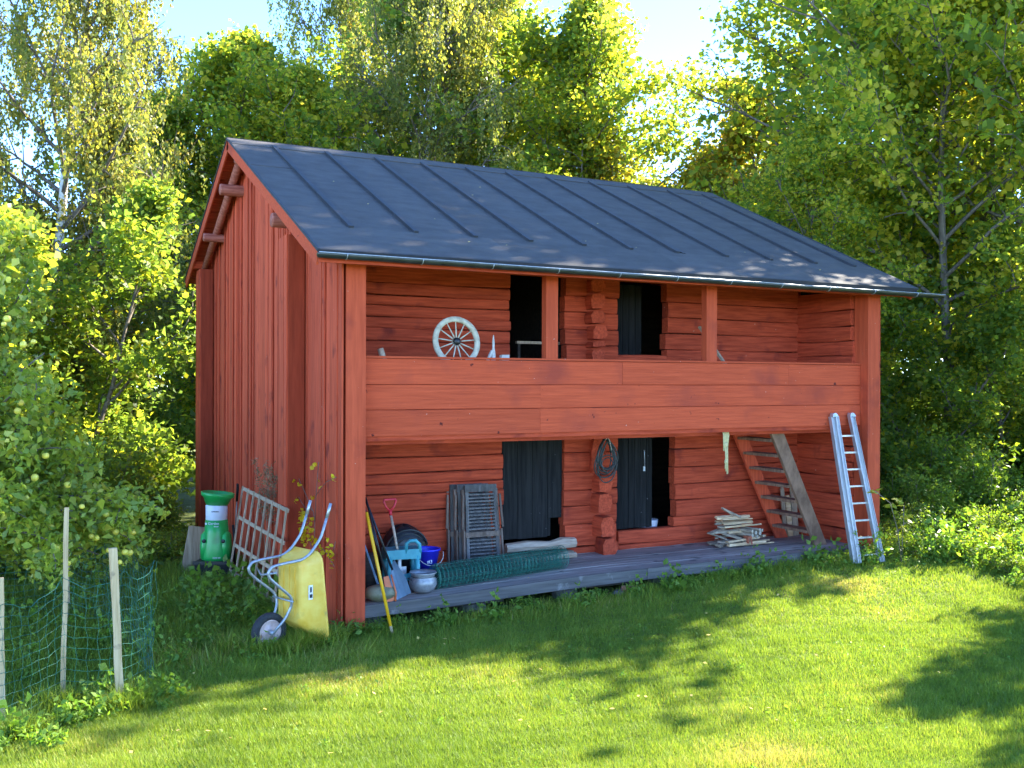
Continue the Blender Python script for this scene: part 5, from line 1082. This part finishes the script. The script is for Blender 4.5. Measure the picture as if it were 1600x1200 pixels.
l0.data.materials[0] = foliage('yellow green maple leaf', [(0, (.26, .30, .02)), (1, (.5, .4, .03))], trans=.45, tcol=(1.6, 1.5, .6)); l0.location = (-.62, -.05, 1.15)
for k in range(26):
    b = rnd.choice([(-.55, 1.12), (-.4, 1.02), (-.2, .85), (.05, .9), (.02, .7), (.18, .62), (.05, .6), (-.08, .5), (.0, .35)])
    c = l0.copy(); C.objects.link(c); c.location = (b[0] + rnd.gauss(0, .06), rnd.gauss(-.03, .04), b[1] + rnd.gauss(0, .05)); c.rotation_euler = (rnd.uniform(-.4, 1.1), rnd.uniform(-.5, .5), rnd.uniform(0, 6.3)); s_ = rnd.uniform(.8, 1.2); c.scale = (s_, s_, s_)

# brick and small stones by the deck
for x, y, r_, lab in ((3.35, -.02, .10, 'flat grey stone under the deck edge, left one of two'), (4.0, .0, .12, 'flat grey stone under the deck edge, right one of two')):
    o = MB().lathe([(0, 0), (r_, .0), (r_ * 1.1, .03), (r_ * .8, .06), (0, .065)], 8, smooth=False, sx=1.5).build('flat_stone', M['stone']); o.location = (x, y, gz(x, y)); tag(o, lab, 'stone')
o = MB().box(-.11, .11, -.05, .05, 0, .06, .004).build('brick', M['brick']); o.location = (4.05, -.06, gz(4, 0) + .06); o.rotation_euler = (0, .05, .1); tag(o, 'dull red brick lying under the deck edge', 'brick')

# fallen leaves
lm = MB().add([(-.02, 0, 0), (0, -.015, .004), (.024, 0, .010), (0, .016, .006)], [(0, 1, 2, 3)]); l0 = None
for k in range(60):
    x, y = (rnd.uniform(-2.8, 2.2), rnd.uniform(-4, -.5)) if k < 30 else (rnd.uniform(0, 7), rnd.uniform(-5, -.6))
    if l0 is None: l0 = lm.build('fallen_leaf', M['fallen']); c = l0
    else: c = l0.copy(); C.objects.link(c)
    c.location = (x, y, gz(x, y) + .045); c.rotation_euler = (rnd.uniform(-.4, .4), rnd.uniform(-.4, .4), rnd.uniform(0, 6)); s_ = rnd.uniform(.7, 1.3); c.scale = (s_, s_, s_); tag(c, 'small yellowed leaf lying on the lawn', 'fallen leaf', 'fallen leaves on the lawn')
rnd2 = random.Random(4)
for k in range(16):
    c = l0.copy(); C.objects.link(c); x = rnd2.uniform(.3, 8.8); y = rnd2.uniform(-.2, 4.4); c.location = (x, y, rz_(y) + .018); c.rotation_euler = (math.atan(TP), 0, rnd2.uniform(-.3, .3)); s_ = rnd2.uniform(.5, .9); c.scale = (s_, s_, s_); tag(c, 'tiny pale leaf lying on the grey roof felt', 'fallen leaf', 'fallen leaves on the roof')
for k in range(9):
    c = l0.copy(); C.objects.link(c); x = rnd2.uniform(1, 8); c.location = (x, rnd2.uniform(.1, .7), D(x) + .004); c.rotation_euler = (0, 0, rnd2.uniform(0, 6)); c.scale = (.6, .6, .6); tag(c, 'small pale leaf lying on the grey deck', 'fallen leaf', 'fallen leaves on the deck')

# ------------------------------------------------------------------ lawn of real blades
def blades(name, n, region, h, wd, seed, tint_mu=.45, keep=None, lean=.6, near=None):
    rng = np.random.default_rng(seed); x, y = region(rng, n)
    if keep is not None: k = keep(x, y, rng); x, y = x[k], y[k]
    n = len(x); z = ground_z(x, y); dist = np.hypot(x + 3.58, y + 11.29); sc_ = np.clip(dist / 9., .85, 2.)
    # clumpy height and tint
    cl = .5 + .5 * np.sin(x * 3.1 + np.sin(y * 2.3) * 2) * np.sin(y * 3.7 + np.cos(x * 1.9) * 2); cl2 = .5 + .5 * np.sin(x * 9.3 + y * 4) * np.sin(y * 11 - x * 5)
    H = h * (.5 + .6 * cl + .45 * cl2) * rng.uniform(.5, 1.35, n); az = rng.uniform(0, 2 * PI, n); ln_ = rng.uniform(.1, lean * 1.6, n) * H; W_ = wd * sc_ * rng.uniform(.7, 1.2, n)
    b = np.stack([x, y, z], 1); s = np.stack([np.cos(az + 1.57), np.sin(az + 1.57), np.zeros(n)], 1) * W_[:, None] / 2; tp = b + np.stack([np.cos(az) * ln_, np.sin(az) * ln_, H], 1)
    V = np.stack([b - s, b + s, tp], 1).reshape(-1, 3); pa = np.sin(x * .83 + 1.3 * np.sin(y * .61)) * np.sin(y * 1.07 + 1.1 * np.sin(x * .47)) ; pb = np.sin(x * 2.3 + y * 1.7) * np.sin(y * 2.9 - x * 1.1); tint = np.clip(tint_mu - .1 + .12 * cl + .1 * cl2 + .14 * pa + .09 * pb + rng.normal(0, .2, n), 0, 1); V = V.reshape(-1, 3, 3); dead = (pa + pb * .6 + rng.normal(0, .35, n)) > 1.35; tint[dead] = rng.uniform(.9, 1, dead.sum()); V = V.reshape(-1, 3)
    o = fast_mesh(name, V, np.arange(n * 3).reshape(-1, 3), F['grass'], np.repeat(tint, 3), tri=True); return o
fv = np.array([math.sin(yaw), math.cos(yaw)]); rv = np.array([math.cos(yaw), -math.sin(yaw)])
def wedge(d0, d1, p):
    def f(rng, n):
        u_ = rng.random(n); d = (d0 ** (1 - p) + u_ * (d1 ** (1 - p) - d0 ** (1 - p))) ** (1 / (1 - p)) if p != 1 else d0 * (d1 / d0) ** u_
        s = rng.uniform(-.60, .60, n) * d; return -3.581 + fv[0] * d + rv[0] * s, -11.286 + fv[1] * d + rv[1] * s
    return f
def lawn_keep(x, y, rng):
    inb = (x > -.02) & (y > .0) & (x < 9.2) & (y < 8.4); return ~inb & ((x < 11.5) | (y < -3)) 
o = blades('lawn_grass', 1000000, wedge(6.6, 17.5, 1.15), .048, .0062, 1, .45, lawn_keep); tag(o, 'short bright green lawn grass', 'grass', kind='stuff')
def rough(rng, n): return rng.uniform(-5.2, -.05, n), rng.uniform(-1.3, 6.5, n)
o = blades('rough_grass', 46000, rough, .17, .010, 2, .38, lambda x, y, r_: (r_.random(len(x)) < np.clip((y + 1.7 - .25 * (x + 3)) / 2.5, .05, 1)) & ((x < -.3) | (r_.random(len(x)) < .6)), .9); tag(o, 'longer rough grass left of the barn', 'grass', kind='stuff')
def edge(rng, n): return rng.uniform(.3, 11.5, n), rng.normal(-.12, .16, n) - rng.random(n) * .0
o = blades('deck_edge_grass', 9000, edge, .12, .009, 3, .5, lambda x, y, r_: y < .02, .9); tag(o, 'longer grass along the deck edge', 'grass', kind='stuff')
def tufts(rng, n): c = np.array([(-1.0, -.45), (-.75, -.5), (-.55, -.35), (-1.25, -.2), (-.3, -.3), (-2.6, -1.75), (-3.1, -1.5), (-3.5, -2.1)]); k = rng.integers(0, 8, n); return c[k, 0] + rng.normal(0, .12, n), c[k, 1] + rng.normal(0, .08, n)
o = blades('tuft_grass', 6000, tufts, .20, .010, 4, .42, None, 1.); tag(o, 'arching grass tufts round the wheelbarrow and stakes', 'grass', kind='stuff')
# woodland floor litter and herbs (beyond the lawn)
def cover(name, n, region, ls, seed, h, fol, label):
    rng = np.random.default_rng(seed); x, y = region(rng, n); P = np.stack([x, y, ground_z(x, y) + rng.random(len(x)) ** 1.5 * h], 1); V, Fq = leaf_quads(rng, P, ls, .6, .55); tag(fast_mesh(name, V, Fq, F[fol], np.repeat(np.clip(rng.normal(.45, .22, len(P)), 0, 1), 4)), label, 'ground cover', kind='stuff')
cover('ground_cover', 34000, lambda r_, n: (lambda x, y: (x[(x > 9.4 + np.clip(-y - 1, 0, 9) * .55)], y[(x > 9.4 + np.clip(-y - 1, 0, 9) * .55)]))(r_.uniform(9.2, 24, n), r_.uniform(-5, 9, n)), .09, 61, .35, 'shrub', 'low green herbs under the trees right of the barn')
cover('clover_patch', 12000, lambda r_, n: (lambda x, y: (x[(np.sin(x * 1.9 + 2) * np.sin(y * 2.3) > .25)], y[(np.sin(x * 1.9 + 2) * np.sin(y * 2.3) > .25)]))(r_.uniform(-3.2, 9, n), r_.uniform(-6, -.4, n)), .030, 63, .05, 'weed', 'low clover leaves mixed into the lawn')
cover('ground_cover', 16000, lambda r_, n: (r_.uniform(-8, -.4, n), r_.uniform(4.6, 15, n)), .09, 62, .35, 'shrub', 'low green herbs under the trees left of the barn')
print('objects', len(bpy.data.objects))
